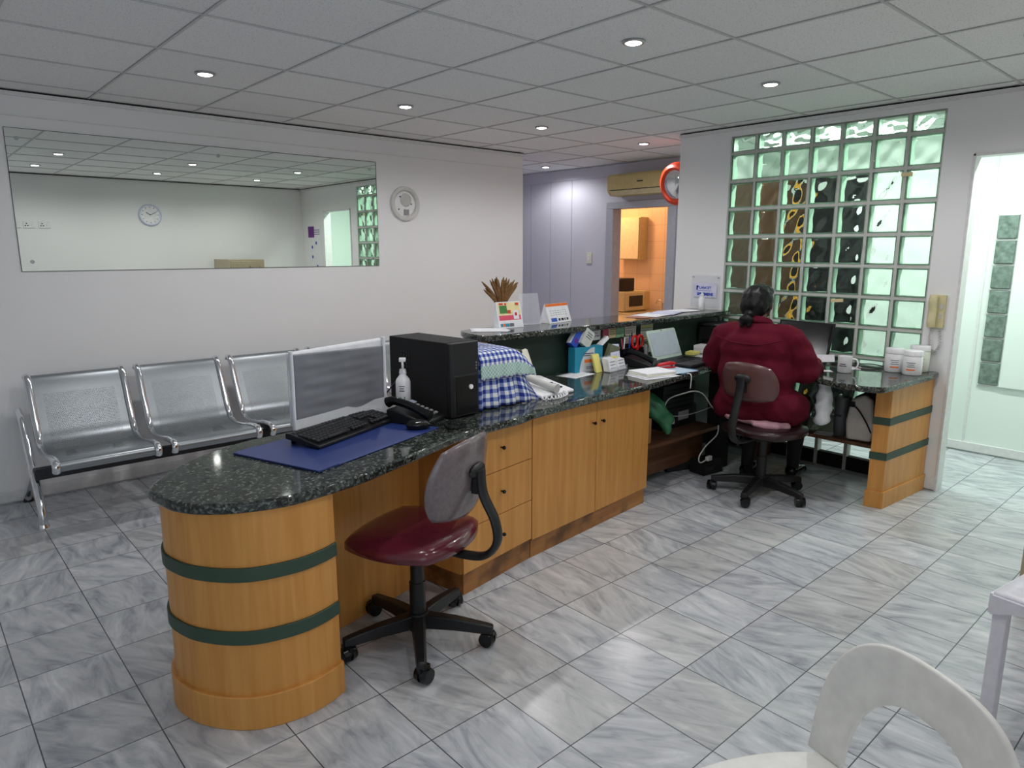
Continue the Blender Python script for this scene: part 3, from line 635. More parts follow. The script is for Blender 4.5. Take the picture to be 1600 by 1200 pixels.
# ------------------------------------------------------------------ swivel chairs
def swivel_chair(label, loc, rz, base_rel, seat_z, bx_, bz, shell, lean=0.12, bw=0.41, bh=0.30, seatm=None):
    t = thing('swivel_chair', label, 'chair', loc, rz, 'swivel typist chairs')
    def seatf(u, v, top):
        a, b = 2*u-1, 2*v-1
        # rounded square mapping
        x = a*sqrt(max(0, 1-0.37*b*b)); y = b*sqrt(max(0, 1-0.37*a*a)); r = max(abs(a), abs(b))
        z = seat_z + (0.0 if top else -0.062) + (-0.020*r**8 if top else 0.014*r**8) + (0.010*(1-r*r) if top else 0) - 0.016*max(0, x)**3
        return (0.225*x + 0.01, 0.235*y, z)
    m = MB(); m.grid(lambda u, v: seatf(u, v, True), 16, 16); m.grid(lambda u, v: seatf(u, v, False), 16, 16)
    bmesh.ops.remove_doubles(m.bm, verts=m.bm.verts, dist=0.0001)
    bm_b = [e for e in m.bm.edges if e.is_boundary]; bmesh.ops.bridge_loops(m.bm, edges=bm_b)
    m.done('seat', seatm or MAROON, t, smooth=75)
    def backf(u, v, s):
        a, b = 2*u-1, 2*v-1
        y = a*sqrt(max(0, 1-0.34*b*b))*bw/2*(1-0.05*b); z = b*sqrt(max(0, 1-0.34*a*a))*bh/2; r = max(abs(a), abs(b))
        d = (0.022 if s else -0.016)*(1-r**5)
        x = bx_ + 0.055*(abs(y)/0.2)**2 - lean*z + d
        return (x, y, bz + z)
    m = MB(); m.grid(lambda u, v: backf(u, v, True), 14, 14); m.grid(lambda u, v: backf(u, v, 2) if False else (Vector(backf(u, v, True)) - Vector((0.03,0,0))), 14, 14)
    m2 = MB()
    m.bm.free(); m = MB()
    m.grid(lambda u, v: backf(u, v, True), 14, 14); m.grid(lambda u, v: Vector(backf(u, v, False)) + Vector((-0.006,0,0)), 14, 14)
    bridge = [e for e in m.bm.edges if e.is_boundary]; bmesh.ops.bridge_loops(m.bm, edges=bridge)
    m2.bm.free()
    bk_ = m.done('backrest', shell, t, smooth=75)
    MB().ball((bx_-0.032, 0, bz+0.025), (0.016, 0.055, 0.028), 16).bx(bx_-0.045, bx_-0.02, -0.025, 0.025, bz-0.055, bz+0.03).done('mount', BLACK, bk_, smooth=50)
    MB().tube(catmull([(-0.10,0,seat_z-0.07),(-0.22,0,seat_z-0.075),(-0.30,0,seat_z-0.06),(-0.345,0,seat_z+0.0),(-0.335,0,seat_z+0.08),(bx_-0.055,0,bz-0.06),(bx_-0.045,0,bz+0.03)],6), 0.02, 10, flat=(0.014,0.027)).done('support_bar', BLACK, t, smooth=60)
    MB().bx(-0.13, 0.11, -0.06, 0.06, seat_z-0.085, seat_z-0.05).cyl((0,0,0.10),(0,0,seat_z-0.08),0.026).cyl((0,0,0.09),(0,0,0.25),0.031).done('column', BLACK, t, smooth=50, bevel=0.003)
    base = MB().cyl((0,0,0.065),(0,0,0.125),0.05,0.04).done('base', BLACK, t, smooth=50)
    for k in range(5):
        an = base_rel + 2*pi*k/5; d = Vector((cos(an), sin(an), 0)); n = Vector((-sin(an), cos(an), 0))
        m = MB(); secs = []
        for r, z, hw, hh in ((0.03,0.095,0.028,0.030),(0.15,0.090,0.024,0.026),(0.27,0.076,0.020,0.020),(0.295,0.072,0.018,0.018)):
            secs.append([m.bm.verts.new(d*r + n*(hw*a) + Vector((0,0,z+hh*b))) for a, b in ((-1,-1),(1,-1),(0.8,0.8),(-0.8,0.8))])
        for A, B in zip(secs, secs[1:]):
            for q in range(4): m.bm.faces.new((A[q], A[(q+1)%4], B[(q+1)%4], B[q]))
        m.bm.faces.new(secs[0]); m.bm.faces.new(secs[-1])
        lg = m.done('leg', BLACK, t, bevel=0.005)
        c = d*0.285; ca = an + 0.9 + k*0.5; cdv = Vector((cos(ca), sin(ca), 0)); cn = Vector((-sin(ca), cos(ca), 0))
        cc = c + cdv*0.012 + Vector((0,0,0.0315))
        m = MB()
        for s in (-1, 1): m.cyl(cc + cn*(s*0.005), cc + cn*(s*0.027), 0.031, 0.027, 18)
        m.cyl(c + Vector((0,0,0.03)), c + Vector((0,0,0.065)), 0.007).box(cc + Vector((0,0,0.014)) , (0.052, 0.016, 0.034), ca)
        m.done('caster', BLACKG, lg, smooth=45)
    return t
swivel_chair('maroon swivel chair with grey-backed rest pulled up to the kneehole', (1.375,2.085,0), radians(113), radians(22-113), 0.475, -0.235, 0.705, SHELLG)
swivel_chair('swivel chair the seated person in burgundy is using', (3.905,2.045,0), radians(-3), radians(46+3), 0.455, -0.235, 0.740, SHELLB, bw=0.375, bh=0.235, seatm=mat('dark_seat_vinyl', (44,24,28), 0.3))

# ------------------------------------------------------------------ things on the curved desk
T = ZT + 0.001
def sheet_thing(name, label, cat, c, w, d, rz, m, z, th=0.0012, group=None, curl=0.0):
    mb = MB(); mb.grid(lambda u, v: ((u-0.5)*w, (v-0.5)*d, th + curl*max(0, u-0.7)**2*8), 10, 4)
    o = mb.done(name, m, loc=(c[0], c[1], z), solid=th, smooth=40); o.rotation_euler = (0,0,rz); return tag(o, label, cat, group)
pad = thing('desk_pad', 'navy blue desk pad lying under the keyboard', 'desk pad', (1.004, 2.10, T), radians(18.4))
MB().bx(0, 0.69, 0, 0.43, 0, 0.0035).done('mat', BLUEPAD, pad, bevel=0.0015)
MB().bx(0.0, 0.10, 0, 0.43, 0.0036, 0.0066).done('side_flap', BLUEPAD, pad, bevel=0.0008)
PT = T + 0.0042
kb = thing('keyboard', 'black computer keyboard in front of the wrapped monitor', 'keyboard', (1.125, 2.338, PT), radians(22.5))
tl = radians(7)
def kz(y): return 0.008 + y*math.tan(tl)
KW, KD = 0.49, 0.165
m = MB(); m.extr([(0,0,kz(0)-0.006),(0,KD,kz(KD)-0.006),(0,KD,kz(KD)+0.016),(0,KD-0.02,kz(KD)+0.017),(0,0.0,kz(0)+0.006)], (KW,0,0)); m.done('body', BLACK, kb, bevel=0.003)
m = MB()
for r in range(6):
    y = 0.024 + r*0.0215 + (0.006 if r == 5 else 0)
    for (x0, n) in ((0.012, 15), (0.342, 3), (0.404, 4)):
        if x0 == 0.342 and r in (1, 2) : n = 0 if r == 2 else 1
        for q in range(n):
            if r == 0 and x0 == 0.012 and 4 <= q <= 9:
                if q == 4: m.box((x0+0.0205*7-0.010, y, kz(y)+0.017), (0.118,0.017,0.009), rot=(tl,0,0))
                continue
            m.box((x0+0.010+q*0.0205 + (0.0205 if (x0==0.342 and r==1) else 0), y, kz(y)+0.017), (0.0172,0.0172,0.009), rot=(tl,0,0))
m.done('keys', CHAR, kb, bevel=0.002, seg=1)
for x in (0.03, KW-0.03): MB().box((x, KD-0.012, 0.0115), (0.02,0.006,0.023)).done('tilt_foot', BLACK, kb)
mo = thing('monitor', 'flat monitor still wrapped in white foam film on the desk', 'monitor', (1.105, 2.525, PT), radians(17.3))
MW = 0.545
def puff(u, v): return 0.004*sin(3*u*pi+1) + 0.003*sin(23*v+6*u) + 0.002*sin(41*v-5*u)
MB().bx(0.006, 0.538, -0.004, 0.020, 0.050, 0.348).done('foam_back', FOAM, mo, bevel=0.012, seg=3)
m = MB(); m.grid(lambda u, v: (0.016+0.512*u, -0.010 - 0.3*puff(u, v)*min(1, 8*min(u,1-u,v,1-v)), 0.076 - 0.024*u + (0.262)*v), 40, 40); m.done('wrapped_screen', WRAPG, mo, smooth=80, solid=0.004, solid_off=0)
for x0 in (-0.004, 0.524): MB().tube(catmull([(x0+0.012,-0.010,0.0),(x0+0.008,-0.013,0.10),(x0+0.012,-0.010,0.22),(x0+0.010,-0.012,0.352)],6), 0.012, 10, flat=(0.007,0.010)).done('foam_edge', FOAM, mo, smooth=60)
m = MB(); m.grid(lambda u, v: (0.006+0.530*u, -0.014-0.004*sin(7*u)-0.010*(1-v), 0.002+0.080*v), 20, 6); m.done('film_skirt', SHEER, mo, smooth=80)
MB().bx(0.17, 0.38, 0.06, 0.20, 0.0, 0.012).bx(0.25, 0.30, 0.075, 0.115, 0.012, 0.20).done('stand', BLACK, mo, bevel=0.004)
pc_ = thing('computer_tower', 'black computer tower standing on the desk beside the checked cloth', 'computer', (1.782, 2.392, T), radians(5.5))
MB().bx(0, 0.178, 0.03, 0.43, 0.006, 0.339).done('case', BLACKM, pc_, bevel=0.003)
fp = MB().prism([(0.002,0.03),(0.002,0.010),(0.012,0.0),(0.166,0.0),(0.176,0.010),(0.176,0.03)], 0.006, 0.337).done('front_panel', BLACK, pc_, bevel=0.003)
MB().bx(0.03, 0.16, -0.003, 0.001, 0.015, 0.185).done('gloss_flap', BLACKG, fp, bevel=0.001); MB().bx(0.012, 0.168, -0.004, 0.001, 0.187, 0.193).done('trim_line', CHAR, fp)
MB().cyl((0.115,-0.009,0.135),(0.115,-0.002,0.135),0.011,seg=20).done('power_button', WHITEG, fp, smooth=50)
for z in (0.215, 0.228, 0.241): MB().cyl((0.152,-0.003,z),(0.152,0.001,z),0.004,seg=12).done('port', STEEL, fp)
m = MB()
for i in range(5):
    for j in range(4): m.bx(-0.0012, 0.001, 0.28+0.018*j, 0.29+0.018*j, 0.20+0.018*i, 0.21+0.018*i)
m.done('vent', BLACKG, pc_)
for x in (0.02, 0.15):
    for y in (0.05, 0.40): MB().bx(x, x+0.014, y, y+0.014, 0, 0.008).done('foot', CHAR, pc_)
bt = thing('sanitizer_bottle', 'white pump bottle with green leaf print in front of the black tower', 'bottle', (1.695, 2.640, T), radians(-35))
MB().lathe([(0,0),(0.030,0),(0.034,0.004),(0.034,0.148),(0.030,0.162),(0.016,0.180),(0.016,0.186)], seg=32).done('body', WHITEG, bt, smooth=50)
MB().cyl((0,0,0.186),(0,0,0.208),0.017,0.014).cyl((0,0,0.208),(0,0,0.245),0.0055).box((0,-0.006,0.251),(0.030,0.046,0.014)).cyl((0,-0.024,0.246),(0,-0.030,0.224),0.005,0.004).done('pump', WHITE, bt, smooth=50, bevel=0.002)
m = MB()
for k, ww in enumerate((0.026, 0.02, 0.024)): m.grid(lambda u, v, k=k, ww=ww: (0.0345*sin((u-0.5)*ww/0.034-0.15), -0.0345*cos((u-0.5)*ww/0.034-0.15), 0.130-0.010*k+0.004*v), 6, 1)
m.done('print', INKD, bt)
m = MB(); m.grid(lambda u, v: (0.0345*sin(-0.35+(u-0.5)*0.5*sin(pi*v)), -0.0345*cos(-0.35+(u-0.5)*0.5*sin(pi*v)), 0.045+0.04*v), 6, 8); m.grid(lambda u, v: (0.0345*sin(0.12+0.12*u), -0.0345*cos(0.12+0.12*u), 0.035+0.05*v), 2, 1); m.done('leaf_print', mat('leaf_green', (44,130,70), 0.6), bt)
def telephone(name, label, loc, rz, body, keysm, hs):
    t = thing(name, label, 'telephone', loc, rz)
    MB().extr([(-0.085,-0.095,0),(-0.085,0.10,0),(-0.085,0.10,0.062),(-0.085,0.07,0.066),(-0.085,-0.095,0.022)], (0.17,0,0)).done('base', body, t, bevel=0.007)
    m = MB(); sl = math.atan2(0.044, 0.165)
    for r in range(5):
        for c in range(3):
            y = -0.062 + 0.023*r; m.box((0.015+0.024*c, y, 0.022+(y+0.095)*0.267+0.003), (0.017,0.014,0.007), rot=(sl,0,0))
    m.done('keys', keysm, t, bevel=0.0015, seg=1)
    MB().box((0.04, 0.062, 0.0675), (0.09,0.03,0.008), rot=(sl,0,0)).done('display', SCREENP, t, bevel=0.002)
    MB().tube(catmull([(-0.055,-0.105,0.050),(-0.055,-0.085,0.062),(-0.055,0.0,0.082),(-0.055,0.085,0.098),(-0.055,0.110,0.088)],5), [0.020]*3+[0.024]*3+[0.017]*3+[0.017]*3+[0.017]*3+[0.023]*3+[0.024]*3, 14).done('handset', hs, t, smooth=60) if False else None
    P = catmull([(-0.055,-0.105,0.045),(-0.055,-0.075,0.055),(-0.055,0.0,0.082),(-0.055,0.075,0.096),(-0.055,0.108,0.086)], 5); n = len(P)
    MB().tube(P, [0.024 - 0.007*sin(pi*i/(n-1)) for i in range(n)], 14).done('handset', hs, t, smooth=60)
    return t
def coil(path, R, turns, r, seg=6, per=9):
    P = catmull(path, 24); n = int(turns*per); out = []
    up = Vector((0,0,1))
    for i in range(n+1):
        f = i/n*(len(P)-1); a = int(f); b = min(a+1, len(P)-1); c = P[a].lerp(P[b], f-a); tg = (P[b]-P[max(a-1,0)])
        tg = tg.normalized() if tg.length > 1e-6 else Vector((1,0,0)); s = tg.cross(up).normalized(); u = s.cross(tg)
        th = 2*pi*i/per; out.append(c + s*(R*cos(th)) + u*(R*sin(th)))
    return MB().tube(out, r, seg)
ph = telephone('desk_telephone', 'black push-button telephone between the mouse and the black tower', (1.655, 2.480, PT-0.004), radians(24), BLACK, GREY, BLACKG)
tag(coil([(1.66,2.372,T+0.008),(1.70,2.335,T+0.008),(1.745,2.300,T+0.008),(1.755,2.262,T+0.008),(1.715,2.243,T+0.008),(1.675,2.262,T+0.008),(1.682,2.300,T+0.013),(1.73,2.318,T+0.02),(1.775,2.290,T+0.012)], 0.0062, 52, 0.0018).done('coiled_cord', BLACKG, smooth=80), 'black coiled telephone cord looped on the granite by the blue pad', 'cord')
ms = thing('computer_mouse', 'black computer mouse on the right end of the blue pad', 'mouse', (1.578, 2.352, PT-0.004), radians(152))
blob('shell', [('e',(0,0,0.010),(0.055,0.031,0.026)),('e',(-0.012,0,0.014),(0.038,0.030,0.024))], 0.004, BLACKG, ms).location.z = 0.010
MB().cyl((0.03,-0.003,0.034),(0.03,0.003,0.034),0.008,seg=14).done('wheel', CHAR, ms)
tag(MB().tube(catmull([(1.60,2.425,PT+0.006),(1.622,2.455,PT+0.004),(1.61,2.53,PT+0.004),(1.655,2.66,T+0.004),(1.70,2.72,T+0.004)],8),0.0022,6).done('mouse_cable', BLACK, smooth=80), 'thin black mouse cable running behind the telephone', 'cable')
tag(MB().tube(catmull([(1.60,2.72,T+0.004),(1.63,2.74,0.80),(1.69,2.75,0.86),(1.755,2.74,0.92)],8),0.0035,6).done('monitor_cable', BLACK, smooth=80), 'black cable rising from the wrapped monitor to the tower', 'cable')

# cloth-covered machine and fax
cm = thing('covered_printer', 'dark desktop printer hidden under the blue checked cloth', 'printer', (2.03, 2.49, T), 0)
MB().bx(0, 0.27, 0, 0.31, 0, 0.255).done('body', CHAR, cm, bevel=0.01); MB().bx(0.02, 0.25, -0.006, 0, 0.04, 0.14).done('paper_tray', BLACK, cm, bevel=0.003)
tw = thing('checked_cloth', 'blue and white checked cloth draped over a machine beside the black tower', 'cloth', (0,0,0))
def drape(u, v, hem, dy, x0, x1, flare):
    path = [(2.455-dy, hem),(2.468-dy, 0.90),(2.474-dy, 0.99),(2.492-dy*0.7, 1.026),(2.54, 1.034),(2.66, 1.035),(2.80, 1.034)]
    path = [p for p in path if p[1] >= hem] if hem < 0.9 else [(2.468-dy, hem)] + path[2:]
    L = [0]
    for a, b in zip(path, path[1:]): L.append(L[-1] + math.dist(a, b))
    d = v*L[-1]
    for i in range(len(L)-1):
        if d <= L[i+1] + 1e-9: break
    t = (d-L[i])/(L[i+1]-L[i]); y = path[i][0]*(1-t)+path[i+1][0]*t; z = path[i][1]*(1-t)+path[i+1][1]*t
    x = x0 + (x1-x0)*u; w_ = max(0, min(1, (1.02-z)/0.22))
    y -= w_*(0.010*sin(26*u+1) + 0.006*sin(47*u) + 0.012*flare)
    x += flare*w_*(u-0.35)*0.10
    # right end slopes away
    s = max(0, (u-0.62)/0.38)
    z = z - (z-hem)*0.62*s*s - 0.012*s; y += 0.03*s*s*w_
    return (x, y, z), d
m = MB(); m.grid(lambda u, v: drape(u, v, 0.766, 0.0, 2.005, 2.318, 1.0)[0], 60, 30, uv=lambda u, v: (0.36*u, -0.4 + 0.5*v)); m.done('lower_layer', CLOTH, tw, smooth=80, solid=0.0015, solid_off=0)
m = MB(); m.grid(lambda u, v: drape(u, v, 0.900, 0.018, 2.0, 2.345, 0.4)[0], 60, 30, uv=lambda u, v: (0.44*u, 0.31 - 0.5*v)); m.done('upper_layer', CLOTH, tw, smooth=80, solid=0.0015, solid_off=0)
fx = thing('fax_machine', 'pale grey fax telephone half hidden by the checked cloth', 'fax machine', (2.385, 2.445, T), radians(3))
MB().extr([(0,0,0),(0,0.29,0),(0,0.29,0.055),(0,0.24,0.058),(0,0.0,0.016)], (0.255,0,0)).done('base', WHITE, fx, bevel=0.006)
m = MB()
for r in range(4):
    for c in range(3):
        y = 0.05+0.022*r; m.box((0.150+0.026*c, y, 0.017+y*0.175+0.003), (0.018,0.013,0.006), rot=(0.173,0,0))
m.done('keys', INKD, fx, bevel=0.001, seg=1)
P = catmull([(0.105,-0.012,0.040),(0.10,0.03,0.046),(0.085,0.11,0.064),(0.07,0.19,0.084),(0.065,0.225,0.082)], 5); n = len(P)
MB().tube(P, [0.026-0.008*sin(pi*i/(n-1)) for i in range(n)], 14).done('handset', LGREY, fx, smooth=60)
MB().extr([(0.125,0.27,0.05),(0.25,0.27,0.05),(0.235,0.325,0.195),(0.225,0.328,0.20),(0.12,0.328,0.184),(0.11,0.325,0.176)], (0,0.006,0.002)).done('paper_tray', CREAMP, fx, bevel=0.002)
tag(coil([(2.36,2.418,T+0.010),(2.42,2.392,T+0.010),(2.48,2.398,T+0.010),(2.545,2.425,T+0.010),(2.56,2.462,T+0.012)], 0.0075, 11, 0.0042, 8, 12).done('coiled_cord', WHITE, smooth=80), 'white coiled cord in front of the pale fax telephone', 'cord')

# ------------------------------------------------------------------ things on the raised counter
RT = 1.046
for i, (c, r) in enumerate((((2.545,3.045), -35), ((2.555,3.05), -28))):
    sheet_thing('paper_sheet', ('lower' if i == 0 else 'upper') + ' of the blank white sheets at the rounded left end of the raised counter', 'paper', c, 0.21, 0.16, radians(r), PAPER, RT+0.0015*i, group='loose papers')
fl = thing('leaflet_stand', 'colourful food leaflet standing in front of the dried grass', 'leaflet', (2.634, 3.055, RT), radians(-4))
MB().extr([(0,0,0),(0,0.07,0),(0,0.045,0.152),(0,0.040,0.152)], (0.182,0,0)).done('card', PAPER, fl)
def patch(m, x0, x1, t0, t1, off=0.0006):
    # on the sloping face: from (y0,z0)=(0,0) to (0.040,0.152)
    f = lambda x, t: (x, 0.040*t - off, 0.152*t); m.bm.faces.new([m.bm.verts.new(q) for q in (f(x0,t0), f(x1,t0), f(x1,t1), f(x0,t1))]); return m
cols = [(mat('print_pink', (226,84,110), 0.6), [(0.01,0.172,0.30,0.48)]), (mat('print_yellow', (238,222,168), 0.6), [(0.01,0.172,0.49,0.97)]), (mat('print_green', (70,130,66), 0.6), [(0.02,0.075,0.56,0.86)]), (mat('print_tomato', (206,70,50), 0.6), [(0.075,0.10,0.55,0.68),(0.02,0.05,0.88,0.96),(0.14,0.165,0.85,0.95),(0.06,0.075,0.87,0.95)]), (TEAL, [(0.012,0.028,0.06,0.18),(0.046,0.075,0.06,0.18)]), (ORNG2, [(0.030,0.044,0.06,0.18)]), (INK, [(0.078,0.11,0.06,0.18)]), (PAPER, [(0.115,0.155,0.33,0.66)]), (RED, [(0.127,0.143,0.46,0.58)])]
for k, (mm, rs) in enumerate(cols):
    m = MB()
    for r in rs: patch(m, *r, off=0.0006+0.0004*k)
    m.done('picture', mm, fl, normals=False)
gv = thing('grass_vase', 'white vase of brown dried grass heads on the raised counter', 'vase', (2.715, 3.135, RT))
MB().lathe([(0,0),(0.028,0),(0.036,0.03),(0.034,0.07),(0.022,0.10),(0.026,0.125),(0.022,0.12),(0.018,0.10)], seg=28).done('vase', WHITEG, gv, smooth=60)
GRASS = mat('dried_grass', (122,88,52), 0.9, var=0.35, scale=120)
for k in range(34):
    an = 2*pi*k/34*3.1; sp_ = 0.02 + 0.095*random.random(); hgt = 0.23 + 0.075*random.random() - 0.6*max(0, sp_-0.06)
    e = Vector((sp_*cos(an)*1.35, sp_*sin(an)*0.3, hgt)); b0 = Vector((0.006*cos(an), 0.006*sin(an), 0.03))
    md_ = b0.lerp(e, 0.5) + Vector((-e.x*0.22, 0, 0.02)); P = catmull([b0, md_, e], 10)
    MB().tube(P, [0.0015]*8 + [0.005,0.008,0.0095,0.010,0.0102,0.010,0.0098,0.009,0.008,0.007,0.005,0.003,0.001][:len(P)-8], 7).done('grass_head', GRASS, gv, smooth=80)
ac = thing('acrylic_holder', 'empty clear acrylic sign holder between leaflet and desk calendar', 'sign holder', (2.865, 3.105, RT), radians(-6))
MB().extr([(0,0,0.0),(0.145,0,0.0),(0.145,0.042,0.190),(0,0.042,0.190)], (0,0.003,0)).bx(0, 0.145, 0, 0.06, 0, 0.003).done('panel', ACRYL, ac)
cal = thing('desk_calendar', 'white tent calendar with an orange top strip on the raised counter', 'calendar', (3.055, 3.062, RT), radians(8))
MB().extr([(0,0,0),(0,0.085,0),(0,0.048,0.118),(0,0.043,0.118)], (0.235,0,0)).done('stand', PAPER, cal)
def cp(m, x0, x1, t0, t1, off=0.0008):
    f = lambda x, t: (x, 0.043*t - off, 0.118*t); m.bm.faces.new([m.bm.verts.new(q) for q in (f(x0,t0), f(x1,t0), f(x1,t1), f(x0,t1))]); return m
cp(MB(), 0, 0.235, 0.86, 1.0).done('top_strip', ORNG2, cal, normals=False)
m = MB()
for r in range(3):
    for c in range(7): cp(m, 0.03+0.026*c, 0.046+0.026*c, 0.62-0.11*r, 0.64-0.11*r)
m.done('dates', INK, cal, normals=False)
m = MB()
for x0, x1 in ((0.10,0.12),(0.13,0.155),(0.165,0.175),(0.187,0.205)): cp(m, x0, x1, 0.10, 0.22)
m.done('icons', INKD, cal, normals=False); cp(MB(), 0.025, 0.085, 0.07, 0.26).done('picture', BLUE, cal, normals=False)
for (nm, lb, c, w_, d_, r, mm, k) in (('leaflet', 'brownish leaflet under the white sheets at the far end of the raised counter', (3.86,2.985), 0.22, 0.15, 25, mat('brown_leaflet', (168,116,96), 0.6), 0), ('paper_sheet', 'white printed sheet nearest the calendar side of the far counter papers', (4.02,3.0), 0.30, 0.20, 12, PAPER, 1), ('paper_sheet', 'white sheet with blue print in the middle of the far counter papers', (4.22,3.03), 0.28, 0.19, 20, mat('bluish_paper', (206,210,232), 0.8), 2), ('paper_sheet', 'white sheet closest to the clear sign on the far counter', (4.46,3.06), 0.26, 0.18, -4, PAPER, 1)):
    sheet_thing(nm, lb, 'leaflet' if nm == 'leaflet' else 'paper', c, w_, d_, radians(r), mm, RT+0.0016*k)
wb = thing('white_bottle', 'small white dispenser bottle standing before the blue-lettered sign', 'bottle', (4.66, 3.02, RT))
MB().lathe([(0,0),(0.022,0),(0.024,0.004),(0.024,0.085),(0.018,0.098),(0.013,0.102)], seg=24).done('body', WHITEG, wb, smooth=50); MB().lathe([(0.014,0.102),(0.014,0.118),(0.006,0.122),(0.005,0.142),(0,0.143)], seg=20).done('cap', WHITE, wb, smooth=50)
sg = thing('wall_sign', 'clear wall sign with blue lettering on the white pier', 'sign', (XG, 3.07, 1.06))
MB().bx(-0.008, -0.002, -0.13, 0.125, 0.0, 0.245).done('acrylic_plate', ACRYL, sg)
MB().bx(-0.0105, -0.0085, -0.105, 0.10, 0.075, 0.185).done('card', mat('lilac_card', (214,214,236), 0.7), sg)
tm = frame((-0.0112, -0.005, 0.148), (0,-1,0), (0,0,1))
text('logo_text', 'LANCET', 0.028, tm, INKB, sg, bold=0.0006); text('sign_text', 'SPECIMENS', 0.029, frame((-0.0112,-0.004,0.098), (0,-1,0), (0,0,1)), INKB, sg, bold=0.0014)
MB().bx(-0.0115,-0.0106,-0.055,0.06,0.124,0.127).bx(-0.0115,-0.0106,0.062,0.075,0.13,0.165).bx(-0.0115,-0.0106,0.055,0.07,0.150,0.163).done('logo_mark', INKB, sg)
for y, z in ((-0.115,0.23),(0.11,0.23)): MB().cyl((-0.011,y,z),(-0.002,y,z),0.005,seg=12).done('screw', STEEL, sg)

# ------------------------------------------------------------------ clutter on the main desk
sheet_thing('paper_sheet', 'white sheet on the granite left of the teal medicine box', 'paper', (3.02,2.800), 0.21, 0.14, radians(8), PAPER, T)
tb = thing('medicine_box', 'teal medicine box with a pale half circle and orange bar', 'box', (3.045, 2.835, T), radians(-4))
MB().bx(0, 0.235, 0, 0.06, 0, 0.155).done('carton', TEAL, tb, bevel=0.001)
m = MB(); c0 = m.bm.verts.new((0.165,-0.0008,0.0)); arc_ = [m.bm.verts.new((0.165 + 0.125*cos(a), -0.0008, 0.0 + 0.150*sin(a))) for a in [pi/2 + (pi/2)*k/14 for k in range(15)]]
for a, b in zip(arc_, arc_[1:]): m.bm.faces.new((c0, a, b))
m.done('pale_panel', mat('pale_print', (196,200,206), 0.6), tb, normals=False)
m = MB(); [m.bx(0.075, 0.155, -0.0022, -0.0012, z, z+0.004) for z in (0.112, 0.100)]; [m.bx(0.095, 0.158, -0.0022, -0.0012, z, z+0.003) for z in (0.03, 0.02)]; m.done('print', INKD, tb)
MB().bx(0.08, 0.158, -0.0022, -0.0012, 0.058, 0.078).done('orange_bar', ORNG2, tb)
def leaning_box(name, label, c, d, rot, m_, cap=None, group=None):
    t = thing(name, label, 'box', c); t.rotation_euler = rot
    MB().box((0,0,0), d).done('carton', m_, t, bevel=0.001)
    if cap: cap(t, d)
    return t
def cap_blue(t, d): MB().box((0.0,-d[1]/2-0.0006,-d[2]*0.18),(d[0]*0.45,0.001,d[2]*0.25)).done('purple_patch', PURPLE, t); MB().box((-d[0]/2-0.0006,0,0),(0.001,d[1]*0.9,d[2]*0.95)).done('pale_edge', PAPER, t)
leaning_box('medicine_box', 'blue and purple box tilted on top of the teal box', (3.085, 2.872, 0.974), (0.062,0.04,0.118), (0, radians(38), 0), BLUE, cap_blue)
def cap_w(t, d):
    m = MB(); [m.box((0.006*(k%2),-d[1]/2-0.0006, d[2]*(0.3-0.14*k)),(d[0]*0.6,0.001,0.004)) for k in range(3)]; m.done('print', INKD, t)
leaning_box('medicine_box', 'pale box tilted against the blue and purple box', (3.155, 2.846, 0.968), (0.085,0.035,0.105), (0, radians(33), 0), LCARD, cap_w)
leaning_box('note_book', 'small olive green pad leaning behind the card holder', (3.395, 2.845, 0.845), (0.09,0.03,0.12), (radians(8), radians(18), 0), OLIVE)['category'] = 'pad'
sheet_o = leaning_box('folded_label', 'folded white label strip lying above the olive pad', (3.335, 2.872, 0.925), (0.105,0.03,0.022), (0, radians(-32), 0), PAPER); sheet_o['category'] = 'label'
MBo = MB().cyl((3.30,2.875,T),(3.30,2.875,T+0.10),0.016).cyl((3.30,2.875,T+0.10),(3.30,2.875,T+0.125),0.010).done('red_marker', RED, smooth=50); tag(MBo, 'red and orange marker between the tilted boxes and the olive pad', 'marker')
yn = MB().extr([(3.16,2.760,T),(3.225,2.768,T),(3.215,2.795,T+0.11),(3.15,2.787,T+0.108)], (0.003,0.018,0.0)).done('sticky_pad', YELLOW, bevel=0.001); tag(yn, 'yellow sticky pad propped in front of the teal box', 'sticky pad')
ch = thing('card_holder', 'clear holder with two stacks of white business cards', 'card holder', (3.225, 2.705, T), radians(9))
MB().bx(0,0.20,0,0.075,0,0.003).bx(0,0.20,-0.003,0,0,0.03).bx(0,0.20,0.075,0.078,0,0.09).done('holder', ACRYL, ch)
for k in range(2):
    st = MB().extr([(0.004+0.10*k,0.004,0.004),(0.004+0.10*k,0.050,0.004),(0.004+0.10*k,0.068,0.085-0.012*k),(0.004+0.10*k,0.022,0.078-0.012*k)], (0.091,0,0)).done('card_stack', PAPER, ch, bevel=0.001)
    mm = MB(); [mm.extr([(0.018+0.10*k,0.0035+0.018*t,0.004+0.074*t),(0.078+0.10*k,0.0035+0.018*t,0.004+0.074*t),(0.078+0.10*k,0.0041+0.018*t,0.0075+0.074*t),(0.018+0.10*k,0.0041+0.018*t,0.0075+0.074*t)], (0,-0.001,0)) for t in (0.25,0.5,0.75)]; mm.done('print', INK, st)
MB().bx(0.085,0.125,0.02,0.055,0.080,0.086).done('yellow_note', YELLOW, ch)
pp = MB().extr([(3.36,2.805,T),(3.44,2.800,T),(3.455,2.835,T+0.145),(3.375,2.842,T+0.150)], (0.0,0.003,0)).done('folded_paper', mat('bluish_paper', (206,210,232), 0.8)); tag(pp, 'bluish white folded paper standing behind the business cards', 'paper')
dp = telephone('desk_telephone', 'black desk telephone beside the pale laptop', (3.585, 2.735, T), radians(12), BLACK, GREY, BLACKG)
